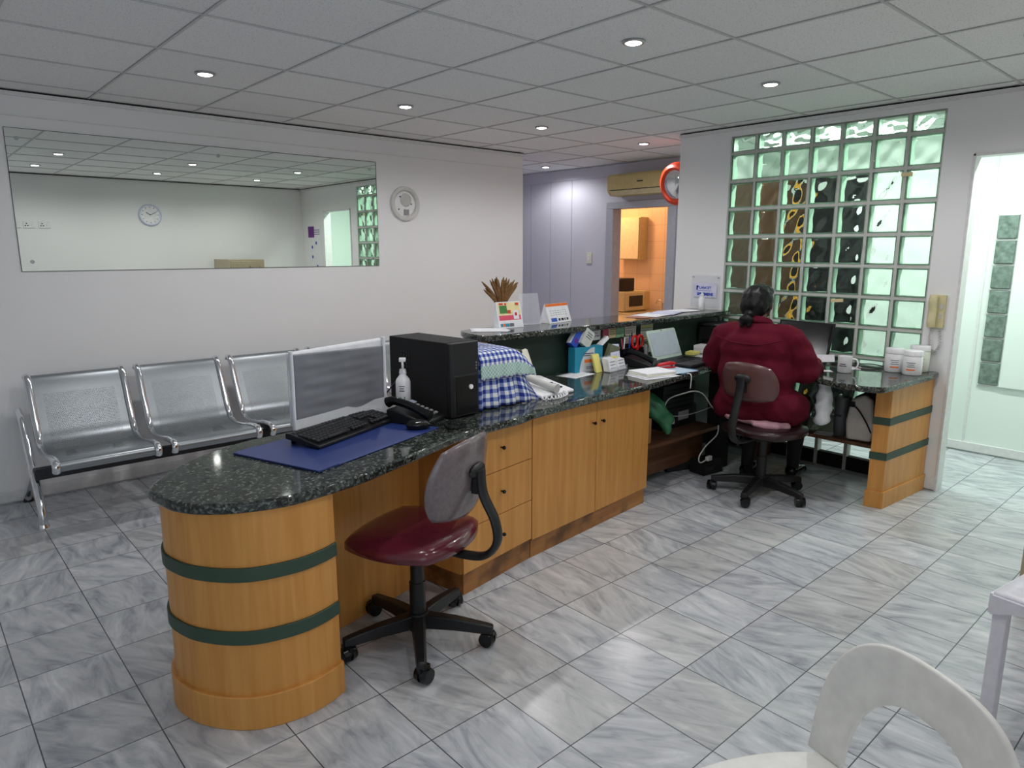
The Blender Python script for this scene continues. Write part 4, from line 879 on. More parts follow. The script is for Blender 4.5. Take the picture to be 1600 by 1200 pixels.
og = thing('pen_organiser', 'black pen organiser against the green board', 'organiser', (3.52, 2.835, T))
MB().bx(0,0.20,0,0.075,0,0.004).bx(0,0.20,0,0.004,0,0.085).bx(0,0.20,0.071,0.075,0,0.11).bx(0,0.004,0.004,0.071,0,0.10).bx(0.196,0.20,0.004,0.071,0,0.10).bx(0.098,0.102,0.004,0.071,0,0.10).done('tray', BLACK, og)
for k, (x, y, dx, dy, hh, mm, lb) in enumerate(((0.03,0.04,0.012,0.01,0.17,WHITE,'white pen in the left pocket of the pen organiser'),(0.055,0.05,-0.01,0.012,0.16,PINK,'pink pen in the pen organiser'),(0.08,0.035,0.01,0.008,0.165,BLUE,'blue pen in the pen organiser'),(0.125,0.05,0.006,0.006,0.19,BLACKG,'tall black pen in the right pocket of the pen organiser'),(0.15,0.03,-0.012,0.012,0.15,STEEL,'silver pen in the right pocket of the pen organiser'))):
    p0 = Vector((3.52+x, 2.835+y, T+0.006)); p1 = p0 + Vector((dx*2, dy, hh))
    t = thing('pen', lb, 'pen', p0, 0, 'pens in the organiser'); MB().cyl((0,0,0), p1-p0, 0.0045, 0.0045, 10).done('barrel', mm, t, smooth=50); MB().cyl(p1-p0, (p1-p0)*1.09, 0.005, 0.003, 10).done('tip', BLACK if mm != BLACKG else GREY, t, smooth=50)
sc_ = thing('scissors', 'red-handled scissors standing in the pen organiser', 'scissors', (3.69, 2.870, T+0.012), radians(-10))
for s in (-1, 1):
    MB().tube([Vector((s*(0.028+0.024*cos(a)), 0.004*s, 0.125 + 0.040*sin(a))) for a in [2*pi*k/22 for k in range(22)]], 0.008, 10, closed=True).tube([(s*0.012,0.004*s,0.09),(s*0.004,0.003*s,0.06)],[0.009,0.006],10).done('handle', RED, sc_, smooth=70)
    MB().extr([(s*0.006,0.001*s,0.07),(-s*0.004,0.001*s,0.07),(-s*0.001,0.001*s,0.0)], (0,0.0015*s,0)).done('blade', STEEL, sc_)
gs = thing('glue_stick', 'white and red glue stick between pen organiser and laptop', 'glue stick', (3.755, 2.845, T)); MB().cyl((0,0,0),(0,0,0.04),0.014).done('cap', RED, gs, smooth=50); MB().cyl((0,0,0.0405),(0,0,0.115),0.0135).done('tube', LGREY, gs, smooth=50)
td = thing('tape_dispenser', 'dark tape dispenser behind the black desk telephone', 'tape dispenser', (3.455, 2.872, T), radians(5)); MB().extr([(-0.03,-0.018,0),(0.03,-0.018,0),(0.034,-0.018,0.05),(0.0,-0.018,0.10),(-0.034,-0.018,0.05)], (0,0.036,0)).done('body', CHAR, td, bevel=0.004); MB().tube([(0.022*cos(a),-0.020,0.085+0.022*sin(a)) for a in [2*pi*k/20 for k in range(20)]], 0.006, 8, closed=True).done('tape', BEIGE, td, smooth=60)
# notes stuck on the green board
def note(x0, x1, z0, z1, m_, label, lines=3, sk=0.0):
    t = thing('wall_note', label, 'note', (x0, 2.9315, z0), 0, 'notes on the green board')
    MB().extr([(0,0,0),(x1-x0,0,0),(x1-x0+sk,-0.001,z1-z0),(sk,-0.001,z1-z0)], (0,-0.001,0)).done('paper', m_, t)
    mm = MB(); h = z1-z0
    for k in range(lines): z = h*(0.82-0.7*k/max(1,lines)); mm.bx(0.008, (x1-x0)*(0.85-0.2*(k%2)), -0.0032, -0.0024, z, z+0.003)
    mm.done('handwriting', INK, t); return t
note(3.289, 3.384, 0.932, 1.004, PAPER, 'white note stuck leftmost on the green board'); note(3.406, 3.462, 0.930, 1.002, PINK, 'pink note stuck on the green board', 2)
note(3.468, 3.542, 0.932, 1.0, BEIGE, 'beige note stuck beside the pink one', 3, -0.006); note(3.545, 3.622, 0.930, 1.003, LGREEN, 'pale green note stuck on the green board', 4); note(3.630, 3.748, 0.88, 1.006, CREAMP, 'cream note stuck right of the green one', 5)
nt_ = note(3.80, 3.935, 0.80, 1.008, mat('yellow_white_paper', (222,226,206), 0.8), 'long printed list hanging on the green board behind the laptop', 9)
for z in (0.055, 0.10, 0.175): MB().bx(0.004, 0.131, -0.0022, -0.0012, z, z+0.012).done('yellow_band', YELLOW, nt_)
# laptop
lp = thing('laptop', 'open silver-green laptop with a pale screen on the main desk', 'laptop', (3.715, 2.460, T), radians(3.5))
MB().bx(0, 0.345, 0, 0.275, 0.004, 0.024).done('base', CHAR, lp, bevel=0.005)
m = MB(); [m.box((0.03+0.0205*c+0.004*(r%2), 0.12+0.0215*r, 0.0255), (0.017,0.017,0.003)) for r in range(6) for c in range(14)]; m.done('keys', BLACK, lp)
MB().bx(0.13, 0.22, 0.02, 0.09, 0.0235, 0.0248).done('touchpad', DKGREY, lp)
ld = MB().extr([(0.0,0.272,0.022),(0.345,0.272,0.022),(0.345,0.341,0.203),(0.33,0.344,0.211),(0.015,0.344,0.211),(0.0,0.341,0.203)], (0,0.010,-0.0038)).done('lid', SILVG, lp, bevel=0.003)
MB().extr([(0.018,0.2795,0.044),(0.327,0.2795,0.044),(0.327,0.3365,0.194),(0.018,0.3365,0.194)], (0,-0.0015,0.0006)).done('screen', SCREENP, ld); MB().cyl((0.17,0.3400,0.2035),(0.17,0.3380,0.2045),0.004,seg=10).done('camera', BLACK, ld)
for x, y in ((0.02,0.02),(0.32,0.02),(0.02,0.25),(0.32,0.25)): MB().cyl((x,y,0),(x,y,0.006),0.008,seg=10).done('foot', BLACK, lp)
# paper piles near the edge
sheet_thing('paper_sheet', 'large white sheet under the pile of envelopes at the desk edge', 'paper', (3.345,2.478), 0.27, 0.19, radians(-12), PAPER, T)
for k, (r, m_) in enumerate(((-14, PAPER), (-9, CREAMP), (-12, PAPER))):
    o = MB().bx(-0.115,0.115,-0.085,0.085,0,0.0085).done('envelope', m_, bevel=0.0015); o.location = (3.345+0.006*k, 2.490, T+0.0022+0.009*k); o.rotation_euler = (0,0,radians(r))
    tag(o, ('bottom', 'middle cream', 'top')[k] + ' envelope of the pile at the desk edge', 'envelope', 'pile of envelopes')
for k, (c, r, m_, lb) in enumerate((((3.60,2.520), 6, mat('blue_leaflet', (92,150,190), 0.5), 'blue and white leaflet under the red stapler'), ((3.585,2.515), -8, mat('pale_leaflet', (188,206,222), 0.5), 'pale blue leaflet crossed over the blue one'))):
    sheet_thing('leaflet', lb, 'leaflet', c, 0.20, 0.26, radians(r), m_, T+0.002+0.0025*k)
sp_ = thing('stapler', 'red stapler lying on the blue leaflets', 'stapler', (3.595, 2.565, T+0.008), radians(-20))
MB().extr([(-0.07,-0.014,0),(0.065,-0.014,0),(0.07,-0.014,0.008),(-0.07,-0.014,0.008)], (0,0.028,0)).done('base', RED, sp_, bevel=0.003)
MB().extr([(-0.068,-0.015,0.012),(0.06,-0.015,0.018),(0.07,-0.015,0.032),(0.03,-0.015,0.040),(-0.05,-0.015,0.030)], (0,0.03,0)).done('arm', RED, sp_, bevel=0.006); MB().bx(0.045,0.058,-0.01,0.01,0.008,0.02).done('anvil', STEEL, sp_)
pn = thing('pen', 'dark blue pen on the papers right of the laptop', 'pen', (4.155, 2.560, T+0.006), radians(15)); MB().cyl((-0.06,0,0),(0.05,0,0),0.005).done('barrel', BLUE, pn, smooth=50); MB().cyl((0.05,0,0),(0.072,0,0),0.0045,0.001).done('tip', BLACK, pn, smooth=50)
sheet_thing('paper_sheet', 'white sheet between the laptop and the seated person', 'paper', (4.22,2.62), 0.20, 0.27, radians(15), PAPER, T)
o = MB().bx(-0.05,0.05,-0.035,0.035,0,0.022).done('note_pad', YELLOW, bevel=0.001); o.location = (4.26,2.815,T); o.rotation_euler = (0,0,0.2); tag(o, 'yellow note pad behind the laptop hinge', 'note pad')
wbx = thing('card_box', 'white paper box by the left arm of the seated person', 'box', (4.36,2.745,T), radians(8)); MB().bx(0,0.16,0,0.12,0,0.055).done('carton', PAPER, wbx, bevel=0.002); MB().bx(-0.001,0.161,-0.001,0.121,0.03,0.031).done('lid_line', INK, wbx)
st = MB().tube(catmull([(3.545,2.372,T+0.004),(3.548,2.352,T+0.002),(3.55,2.345,0.745),(3.552,2.348,0.70),(3.555,2.352,0.675)],6), 0.004, 8, flat=(0.0015,0.007)).done('white_strap', WHITE, smooth=70); tag(st, 'white strap hanging over the edge of the granite worktop', 'strap')
prn = thing('printer', 'black printer in the corner behind the seated person', 'printer', (4.46,2.600,T), 0)
MB().bx(0,0.30,0.0,0.31,0.0,0.185).done('body', BLACK, prn, bevel=0.01); MB().bx(0.005,0.295,0.005,0.305,0.186,0.205).done('lid', CHAR, prn, bevel=0.008); MB().bx(-0.003,0,0.04,0.27,0.03,0.09).done('output_slot', BLACKG, prn)

# ------------------------------------------------------------------ right return desk
bl = thing('laptop', 'large black laptop open in front of the seated person', 'laptop', (4.235, 1.955, T), radians(-2))
MB().bx(0,0.245,0,0.385,0.004,0.026).done('base', BLACK, bl, bevel=0.005); m = MB(); [m.box((0.10+0.0205*r, 0.04+0.0205*c, 0.0275), (0.0168,0.0168,0.003)) for r in range(6) for c in range(15)]; m.done('keys', CHAR, bl)
ld = MB().extr([(0.242,0.0,0.022),(0.242,0.385,0.022),(0.318,0.385,0.268),(0.318,0.0,0.268)], (0.010,0,-0.003)).done('lid', BLACKM, bl, bevel=0.003)
MB().extr([(0.2475,0.014,0.045),(0.2475,0.371,0.045),(0.3135,0.371,0.258),(0.3135,0.014,0.258)], (-0.0012,0,0.0004)).done('screen', BLACKG, ld)
for x, y in ((0.02,0.02),(0.02,0.36),(0.22,0.02),(0.22,0.36)): MB().cyl((x,y,0),(x,y,0.006),0.008,seg=10).done('foot', BLACK, bl)
mg = thing('mug', 'white mug with dark lettering on the granite return desk', 'mug', (4.315, 1.765, T), radians(200))
MB().lathe([(0,0),(0.036,0),(0.040,0.004),(0.041,0.10),(0.0375,0.10),(0.036,0.008),(0,0.007)], seg=36).done('cup', WHITEG, mg, smooth=50)
MB().tube(catmull([(0.0,0.038,0.085),(0.0,0.062,0.082),(0.0,0.072,0.055),(0.0,0.060,0.027),(0.0,0.038,0.022)],6),0.006,10,flat=(0.005,0.007)).done('handle', WHITEG, mg, smooth=70)
m = MB()
for z, w_ in ((0.052,0.8),(0.041,1.1)): m.grid(lambda u, v, z=z, w_=w_: (0.0412*cos(-0.25+w_*(u-0.5)), 0.0412*sin(-0.25+w_*(u-0.5)), z+0.005*v), 10, 1)
m.done('lettering', INKD, mg)
def tub(label, loc, rz, h, r, m_):
    t = thing('supplement_tub', label, 'tub', loc, rz, 'white plastic tubs')
    MB().lathe([(0,0),(r-0.004,0),(r,0.005),(r,h-0.040),(r-0.005,h-0.032),(r-0.005,h-0.030)], seg=36).done('body', m_, t, smooth=50); MB().lathe([(r-0.001,h-0.030),(r-0.001,h-0.003),(r-0.004,h),(0,h)], seg=36).done('lid', WHITE, t, smooth=50)
    mm = MB(); mm.grid(lambda u, v: (-(r+0.0006)*cos(0.9*(u-0.5)), (r+0.0006)*sin(0.9*(u-0.5)), h*0.20+0.008*v), 10, 1); mm.done('orange_stripe', ORNG2, t)
    mm = MB(); [mm.grid(lambda u, v, z=z, w_=w_: (-(r+0.0006)*cos(w_*(u-0.5)), (r+0.0006)*sin(w_*(u-0.5)), h*z+0.004*v), 10, 1) for z, w_ in ((0.50,0.9),(0.42,0.7),(0.34,0.85))]; mm.done('print', INK, t)
    return t
tub('white tub with an orange stripe nearest the mug', (4.580,1.578,T), radians(22), 0.145, 0.053, WHITEG); tub('white tub with an orange stripe nearest the desk corner', (4.545,1.462,T), radians(8), 0.146, 0.053, WHITEG); tub('taller off-white tub behind the two orange-striped tubs', (4.705,1.478,T), radians(18), 0.160, 0.056, mat('off_white', (226,226,214), 0.35))
sheet_thing('paper_sheet', 'small white slip on the granite between the right arm and the mug', 'paper', (4.26,1.885), 0.13, 0.06, radians(-50), PAPER, T)
sheet_thing('paper_sheet', 'pinkish paper lying behind the white mug', 'paper', (4.52,1.80), 0.12, 0.10, radians(20), mat('pinkish_paper', (230,214,224), 0.8), T)
o = MB().extr([(0,0,0),(0.02,-0.11,0.012),(0.03,-0.10,0.055),(0.012,0.005,0.045)], (0.002,0,0)).done('held_paper', PAPER); o.location = (4.335,1.955,0.80); tag(o, 'white slip of paper held up before the black laptop', 'paper')
for P, lb in (([(4.58,1.97,T+0.004),(4.66,1.86,T+0.004),(4.69,1.74,T+0.012),(4.66,1.62,T+0.004),(4.69,1.56,T+0.004)], 'black cable curving along the glass blocks behind the mug'), ([(4.56,1.95,T+0.004),(4.57,1.84,T+0.006),(4.50,1.72,T+0.004),(4.55,1.66,T+0.004),(4.65,1.64,T+0.004)], 'black cable lying between the mug and the tubs')):
    tag(MB().tube(catmull(P,8),0.003,6).done('power_cable', BLACK, smooth=80), lb, 'cable', 'cables on the return desk')
for P, lb in (([(4.71,2.02,0.715),(4.70,1.99,0.64),(4.70,2.06,0.56),(4.71,2.12,0.50),(4.72,2.10,0.40)], 'black cable hanging under the return desk, farther from the handbag'), ([(4.64,1.84,0.72),(4.63,1.815,0.62),(4.62,1.84,0.50),(4.60,1.93,0.41),(4.58,2.02,0.36)], 'black cable hanging under the return desk beside the grey pouch')):
    tag(MB().tube(catmull(P,8),0.0032,6).done('power_cable', BLACK, smooth=80), lb, 'cable', 'cables under the return desk')
# on the low shelf
ST = 0.326
hb = thing('handbag', 'ivory and black handbag on the low shelf against the end panel', 'handbag', (4.385, 1.60, ST), radians(4))
m = MB(); m.extr([(0,0.0,0.006),(0,0.145,0.006),(0,0.155,0.12),(0,0.135,0.26),(0,0.055,0.30),(0,0.01,0.27),(0,-0.012,0.12)], (0.045,0,0)); m.done('front', BAGW, hb, bevel=0.015, seg=3)
m = MB(); m.extr([(0.046,0.0,0.003),(0.046,0.15,0.003),(0.046,0.16,0.12),(0.046,0.13,0.27),(0.046,0.04,0.325),(0.046,-0.01,0.30),(0.046,-0.018,0.12)], (0.24,0,0)); m.done('body', BLACKM, hb, bevel=0.015, seg=3)
MB().tube(catmull([(-0.004,0.125,0.235),(-0.006,0.08,0.20),(-0.007,0.03,0.13),(-0.004,0.0,0.07)],6),0.01,8,flat=(0.003,0.011)).bx(-0.006,-0.001,0.105,0.135,0.215,0.25).done('strap', BLACK, hb, smooth=60)
pg = thing('grey_pouch', 'grey translucent cup-shaped pouch beside the handbag', 'pouch', (4.46, 1.815, ST)); MB().lathe([(0,0),(0.036,0),(0.040,0.01),(0.052,0.255),(0.049,0.255),(0.037,0.012),(0,0.010)], seg=28).done('cup', mat('smoky_plastic', (96,98,100), 0.3, alpha=0.75), pg, smooth=50); MB().grid(lambda u, v: (-0.047*cos(0.8*(u-0.5)), 0.047*sin(0.8*(u-0.5)), 0.13+0.014*v), 8, 1).done('print', INKD, pg)
sheet_thing('paper_sheet', 'pinkish folded paper on the low shelf before the grey pouch', 'paper', (4.42,1.90), 0.09, 0.11, radians(12), mat('pinkish_paper', (230,214,224), 0.8), ST)
tag(blob('clear_bag', [('e',(4.50,2.06,ST+0.038),(0.08,0.10,0.036)),('e',(4.47,2.00,ST+0.034),(0.06,0.06,0.032))], 0.008, mat('clear_polythene', (226,232,228), 0.12, trans=0.85, ior=1.1), disp=lambda c: 0.006*sin(60*c.x+30*c.y)*sin(70*c.y)), 'crumpled clear plastic bag lying on the low shelf', 'bag')
# under the main desk
US = 0.313
be = thing('video_recorder', 'lower black equipment box with a grey label under the main desk', 'equipment', (3.72,2.665,US)); MB().bx(0,0.40,0,0.24,0.004,0.135).done('case', BLACK, be, bevel=0.004); MB().bx(0.18,0.30,-0.0012,0.001,0.045,0.105).done('label', GREY, be); MB().bx(0.10,0.14,-0.0012,0.001,0.03,0.06).done('sticker', LGREY, be); MB().bx(0.0,0.40,0.0,0.24,0.0,0.004).done('feet', BLACKM, be)
be = thing('network_box', 'upper black equipment box stacked under the granite', 'equipment', (3.74,2.675,US+0.137)); MB().bx(0,0.36,0,0.22,0,0.16).done('case', CHAR, be, bevel=0.004); m = MB(); [m.bx(0.03,0.33,-0.002,0.001,0.03+0.03*k,0.042+0.03*k) for k in range(4)]; m.done('vents', BLACKM, be)
tag(MB().bx(3.285,3.43,2.535,2.68,US,US+0.16).done('cardboard_box', CARTON, bevel=0.003), 'small brown carton on the shelf behind the cupboard end', 'box')
tag(blob('plastic_bag', [('c',[(3.44,2.60,0.60),(3.50,2.56,0.52),(3.56,2.515,0.44)],[0.05,0.07,0.04]),('e',(3.40,2.60,0.56),(0.08,0.05,0.08)),('c',[(3.56,2.52,0.45),(3.545,2.50,0.37)],[0.045,0.02])], 0.008, GBAG, disp=lambda c: 0.009*sin(55*c.x+20*c.z)*sin(50*c.z-25*c.y)), 'crumpled green plastic bag on the brown carton under the desk', 'bag')
tag(MB().tube(catmull([(3.60,2.575,0.47),(3.63,2.56,0.56),(3.74,2.50,0.60),(3.80,2.47,0.605),(3.88,2.46,0.57),(4.00,2.47,0.47),(4.10,2.47,0.42),(4.20,2.475,0.41)],8),0.0042,8).done('white_cable', CORDW, smooth=80), 'white cable arching under the main desk past the black boxes', 'cable')
tag(MB().tube(catmull([(3.62,2.58,0.45),(3.72,2.52,0.445),(3.88,2.50,0.45),(4.02,2.48,0.47),(4.18,2.47,0.49)],8),0.003,8).done('grey_cable', GREY, smooth=80), 'thin grey cable below the arching white cable under the desk', 'cable')
wc_ = thing('white_plug_lead', 'white lead with a plug dangling under the shelf beside the black post', 'cable', (0,0,0)); MB().tube(catmull([(4.09,2.47,0.33),(4.06,2.46,0.27),(3.93,2.455,0.22),(3.85,2.45,0.17),(3.845,2.45,0.13),(3.88,2.45,0.115),(3.93,2.45,0.125)],8),0.0042,8).done('cord', CORDW, wc_, smooth=80); MB().box((3.96,2.45,0.127),(0.05,0.025,0.03)).done('plug', CORDW, wc_, bevel=0.004)
cr = thing('floor_charger', 'dark grey device on the floor under the main desk', 'device', (3.93,2.70,0.001), radians(-20)); MB().extr([(-0.10,-0.06,0),(0.10,-0.06,0),(0.085,-0.06,0.05),(-0.03,-0.06,0.075),(-0.10,-0.06,0.05)], (0,0.12,0)).done('body', CHAR, cr, bevel=0.008); MB().box((0.03,-0.0,0.066),(0.07,0.07,0.006)).done('panel', BLACK, cr); MB().bx(-0.16,-0.11,-0.045,0.0,0.005,0.04).done('grey_plug', GREY, cr, bevel=0.004)
ub = thing('power_unit', 'black power unit on the floor beside the desk post', 'power unit', (4.02,2.515,0.001), radians(-8)); MB().bx(-0.075,0.115,-0.06,0.07,0,0.095).done('case', BLACKM, ub, bevel=0.006); MB().bx(-0.06,0.02,-0.062,-0.059,0.03,0.06).done('socket_strip', CHAR, ub)

# ------------------------------------------------------------------ seated person
pe = thing('person', 'person seated at the desk in a burgundy jacket, seen from behind, black hair tied low', 'person', (3.905, 2.135, 0), radians(6))
def hand(base, fwd, up, side):
    """palm, four unequal curled fingers and a thumb; side=+1 left hand"""
    b, f, u = Vector(base), Vector(fwd).normalized(), Vector(up).normalized(); s = f.cross(u) * side   # towards the thumb
    P = [('c', [b, b+f*0.045, b+f*0.085], [0.026, 0.030, 0.026]), ('c', [b+f*0.03-s*0.022, b+f*0.085-s*0.026], [0.016, 0.013]), ('c', [b+f*0.03+s*0.022, b+f*0.085+s*0.026], [0.016, 0.013])]
    for o_, ln in ((0.030, 0.070), (0.010, 0.080), (-0.010, 0.074), (-0.029, 0.058)):
        k = b + f*0.088 + s*o_
        P.append(('c', [k, k + f*ln*0.45 - u*ln*0.10, k + f*ln*0.78 - u*ln*0.34, k + f*ln*0.90 - u*ln*0.58], [0.0105, 0.0095, 0.0085, 0.0075]))
    P.append(('c', [b+f*0.02+s*0.024, b+f*0.05+s*0.050-u*0.010, b+f*0.083+s*0.056-u*0.022], [0.013, 0.0105, 0.0085]))
    return P
RW, LW = (0.345,-0.235,0.800), (0.345,0.275,0.802)
body = [('e',(0.0,0,0.585),(0.16,0.20,0.13)), ('e',(0.02,0,0.75),(0.13,0.175,0.17)), ('e',(0.03,0,0.92),(0.125,0.185,0.15)), ('c',[(0.05,-0.155,0.985),(0.05,0.155,0.985)],[0.062,0.062]),
 ('c',[(0.05,0.01,1.0),(0.075,0.03,1.09)],[0.062,0.055]),
 ('e',(0.105,0.04,1.175),(0.098,0.077,0.106)), ('e',(0.135,0.04,1.135),(0.062,0.058,0.070)), ('c',[(0.195,0.04,1.178),(0.214,0.04,1.150)],[0.011,0.016]), ('c',[(0.185,0.018,1.118),(0.185,0.062,1.118)],[0.014,0.014]), ('c',[(0.188,0.0,1.198),(0.188,0.08,1.198)],[0.013,0.013]),
 ('e',(0.09,-0.040,1.165),(0.020,0.010,0.032)), ('e',(0.09,0.120,1.165),(0.020,0.010,0.032)),
 ('c',[(0.05,-0.205,0.97),(0.09,-0.285,0.80)],[0.060,0.050]), ('c',[(0.09,-0.285,0.80),RW],[0.046,0.028]), ('c',[(0.05,0.205,0.97),(0.10,0.295,0.80)],[0.060,0.050]), ('c',[(0.10,0.295,0.80),LW],[0.046,0.028]),
 ('c',[(0.02,-0.10,0.535),(0.41,-0.165,0.515)],[0.085,0.062]), ('c',[(0.41,-0.165,0.515),(0.46,-0.115,0.10)],[0.058,0.036]), ('c',[(0.46,-0.115,0.065),(0.565,-0.13,0.045)],[0.036,0.026]),
 ('c',[(0.02,0.10,0.535),(0.38,0.115,0.515)],[0.085,0.062]), ('c',[(0.38,0.115,0.515),(0.285,0.125,0.10)],[0.058,0.036]), ('c',[(0.285,0.125,0.065),(0.385,0.135,0.045)],[0.036,0.026])]
body += hand(RW, (0.85,0.35,0.05), (0,0,1), 1) + hand(LW, (0.9,-0.25,-0.12), (0,0,1), -1)
blob('body', body, 0.0065, SKIN, pe, smooth=3)
for y in (0.010, 0.070):
    e = MB().ball((0.188, y, 1.182), 0.0115, 12).done('eye', WHITE, pe, smooth=60); MB().cyl((0.1985,y,1.182),(0.2005,y,1.182),0.005,seg=12).done('pupil', BLACKG, e)
def folds(c):
    a = 0.0030*sin(17*c.z + 13*c.y + 3*sin(6*c.y)) + 0.0012*sin(36*c.y - 22*c.z)
    a += 0.005*sin(16*c.y + 20*c.z)*max(0, (0.75-c.z)*2)
    if abs(c.y) > 0.24: a += 0.0035*sin(58*c.z + 30*c.x + 20*c.y)
    return a
jk = [('e',(-0.005,-0.01,0.60),(0.195,0.245,0.15)), ('e',(0.01,-0.005,0.75),(0.172,0.252,0.20)), ('e',(0.015,0,0.90),(0.158,0.235,0.155)), ('c',[(0.03,-0.175,0.985),(0.03,0.175,0.985)],[0.080,0.080]), ('e',(0.02,0,1.0),(0.11,0.16,0.078)),
 ('e',(0.03,-0.175,0.570),(0.215,0.145,0.115)), ('e',(0.02,0.13,0.555),(0.195,0.105,0.115)), ('e',(-0.06,-0.01,0.540),(0.13,0.222,0.080)), ('e',(0.06,-0.235,0.545),(0.16,0.085,0.10)),
 ('c',[(0.04,-0.205,0.965),(0.075,-0.255,0.86),(0.085,-0.280,0.785)],[0.088,0.086,0.074]), ('c',[(0.085,-0.280,0.785),(0.20,-0.275,0.785),(0.315,-0.243,0.798)],[0.080,0.068,0.048]),
 ('c',[(0.04,0.215,0.965),(0.08,0.285,0.86),(0.095,0.315,0.780)],[0.090,0.088,0.076]), ('c',[(0.095,0.315,0.780),(0.21,0.300,0.79),(0.315,0.280,0.80)],[0.078,0.066,0.048])]
jacket = blob('jacket', jk, 0.011, JACKET, pe, smooth=5, disp=folds)
blob('collar', [('c',[(0.055+0.078*cos(a), 0.015+0.078*sin(a), 1.058 - 0.022*cos(a)) for a in [2*pi*k/16 for k in range(1,16)]], [0.016]*15), ('c',[(0.055+0.074*cos(a), 0.02+0.074*sin(a), 1.082 - 0.022*cos(a)) for a in [2*pi*k/16 for k in range(1,16)]], [0.010]*15)], 0.007, JACKET, jacket, smooth=3)
seam_ = MB().tube(catmull([(-0.128,-0.205,0.985),(-0.135,-0.10,0.955),(-0.137,0,0.948),(-0.135,0.10,0.955),(-0.128,0.205,0.985)],6),0.004,6).done('back_seam', JACKET, jacket, smooth=80)
blob('dress', [('e',(0.05,0,0.500),(0.225,0.235,0.062)), ('c',[(0.10,-0.13,0.50),(0.33,-0.14,0.52)],[0.10,0.085]), ('c',[(0.10,0.12,0.50),(0.31,0.13,0.52)],[0.10,0.085]), ('c',[(-0.05,-0.21,0.49),(-0.02,-0.245,0.405)],[0.055,0.020]), ('c',[(-0.15,-0.09,0.477),(-0.11,-0.20,0.477)],[0.025,0.035])], 0.012, PINKD, pe, smooth=4, disp=lambda c: 0.004*sin(50*c.y+20*c.x))
for s in (-1, 1):
    k, an_ = ((0.41,-0.165,0.515),(0.46,-0.115,0.10)) if s < 0 else ((0.38,0.115,0.515),(0.285,0.125,0.10))
    blob('stocking', [('c',[(0.20,0.11*s,0.53), k],[0.086,0.071]), ('c',[k, tuple((Vector(k)+Vector(an_))/2+Vector((-0.022,0,0.06))), an_],[0.066,0.062,0.042]), ('c',[an_, (an_[0], an_[1], 0.065)],[0.042,0.042])], 0.009, STOCK, pe, smooth=3)
    x, y = an_[0], an_[1]
    blob('shoe', [('c',[(x-0.02,y,0.045),(x+0.06,y-0.01,0.045),(x+0.125,y-0.016,0.036)],[0.043,0.040,0.034]), ('e',(x+0.12,y-0.016,0.032),(0.045,0.038,0.026)), ('e',(x-0.02,y,0.028),(0.040,0.036,0.027)), ('e',(x+0.06,y-0.01,0.022),(0.08,0.034,0.020))], 0.006, SHOE, pe, smooth=3)
def strands(c): return 0.0007*sin(170*c.y + 60*c.z)
hr_ = blob('hair', [('e',(0.070,0,1.195),(0.108,0.096,0.104)), ('e',(0.03,0,1.165),(0.075,0.088,0.085)), ('e',(0.02,0,1.13),(0.058,0.070,0.055)), ('e',(0.125,0,1.245),(0.075,0.078,0.048)),
 ('c',[(-0.025,0.0,1.115),(-0.055,0.005,1.098)],[0.026,0.024]), ('e',(-0.062,0.004,1.088),(0.034,0.046,0.034)), ('c',[(-0.058,0.018,1.085),(-0.074,0.028,1.048)],[0.024,0.012]), ('c',[(-0.058,-0.012,1.085),(-0.074,-0.018,1.05)],[0.024,0.012])], 0.006, HAIR, pe, smooth=3, disp=strands)
hr_.location.y = 0.04
tag(blob('white_plastic_bag', [('c',[(4.13,1.80,0.70),(4.15,1.795,0.60),(4.14,1.80,0.50)],[0.035,0.05,0.045]), ('e',(4.14,1.80,0.485),(0.05,0.05,0.04))], 0.008, mat('thin_white_plastic', (226,228,232), 0.35, alpha=0.9), disp=lambda c: 0.007*sin(60*c.z+25*c.y)*sin(55*c.x+20*c.z)), 'crumpled white plastic bag hanging by the right side of the burgundy jacket', 'bag')

# ------------------------------------------------------------------ switch, air conditioner, convex mirror, intercom
sw_ = thing('light_switch', 'cream light switch on the grey wall left of the kitchen doorway', 'switch', (XB-0.001, 5.298, 1.412)); MB().bx(-0.010,0,-0.038,0.038,-0.062,0.062).done('plate', CREAMP, sw_, bevel=0.003); MB().bx(-0.014,-0.0095,-0.013,0.013,-0.03,0.03).done('rocker', WHITE, sw_, bevel=0.002)
acu = thing('air_conditioner', 'cream split air conditioner on the grey wall above the kitchen doorway', 'air conditioner', (XB-0.013, 4.45, 2.047))
MB().extr([(0,-0.44,0.0),(0,-0.44,0.215),(-0.17,-0.44,0.215),(-0.195,-0.44,0.19),(-0.195,-0.44,0.05),(-0.15,-0.44,0.004)], (0,0.88,0)).done('case', CREAMAC, acu, bevel=0.008)
MB().extr([(-0.1955,-0.40,0.052),(-0.1975,-0.40,0.046),(-0.156,-0.40,0.0035),(-0.152,-0.40,0.0055)], (0,0.80,0)).done('louver', CREAM, acu); MB().bx(-0.199,-0.1945,-0.40,0.40,0.050,0.057).done('slot', BLACK, acu); MB().bx(-0.1965,-0.1945,-0.02,0.05,0.120,0.132).done('badge', DKGREY, acu)
cv = thing('convex_mirror', 'round convex mirror with an orange rim fixed to the side of the white pier', 'mirror', (5.02, 3.555, 2.038))
d = Vector((-0.95, 0.12, -0.18)).normalized(); Mq = d.to_track_quat('Z', 'Y').to_matrix()
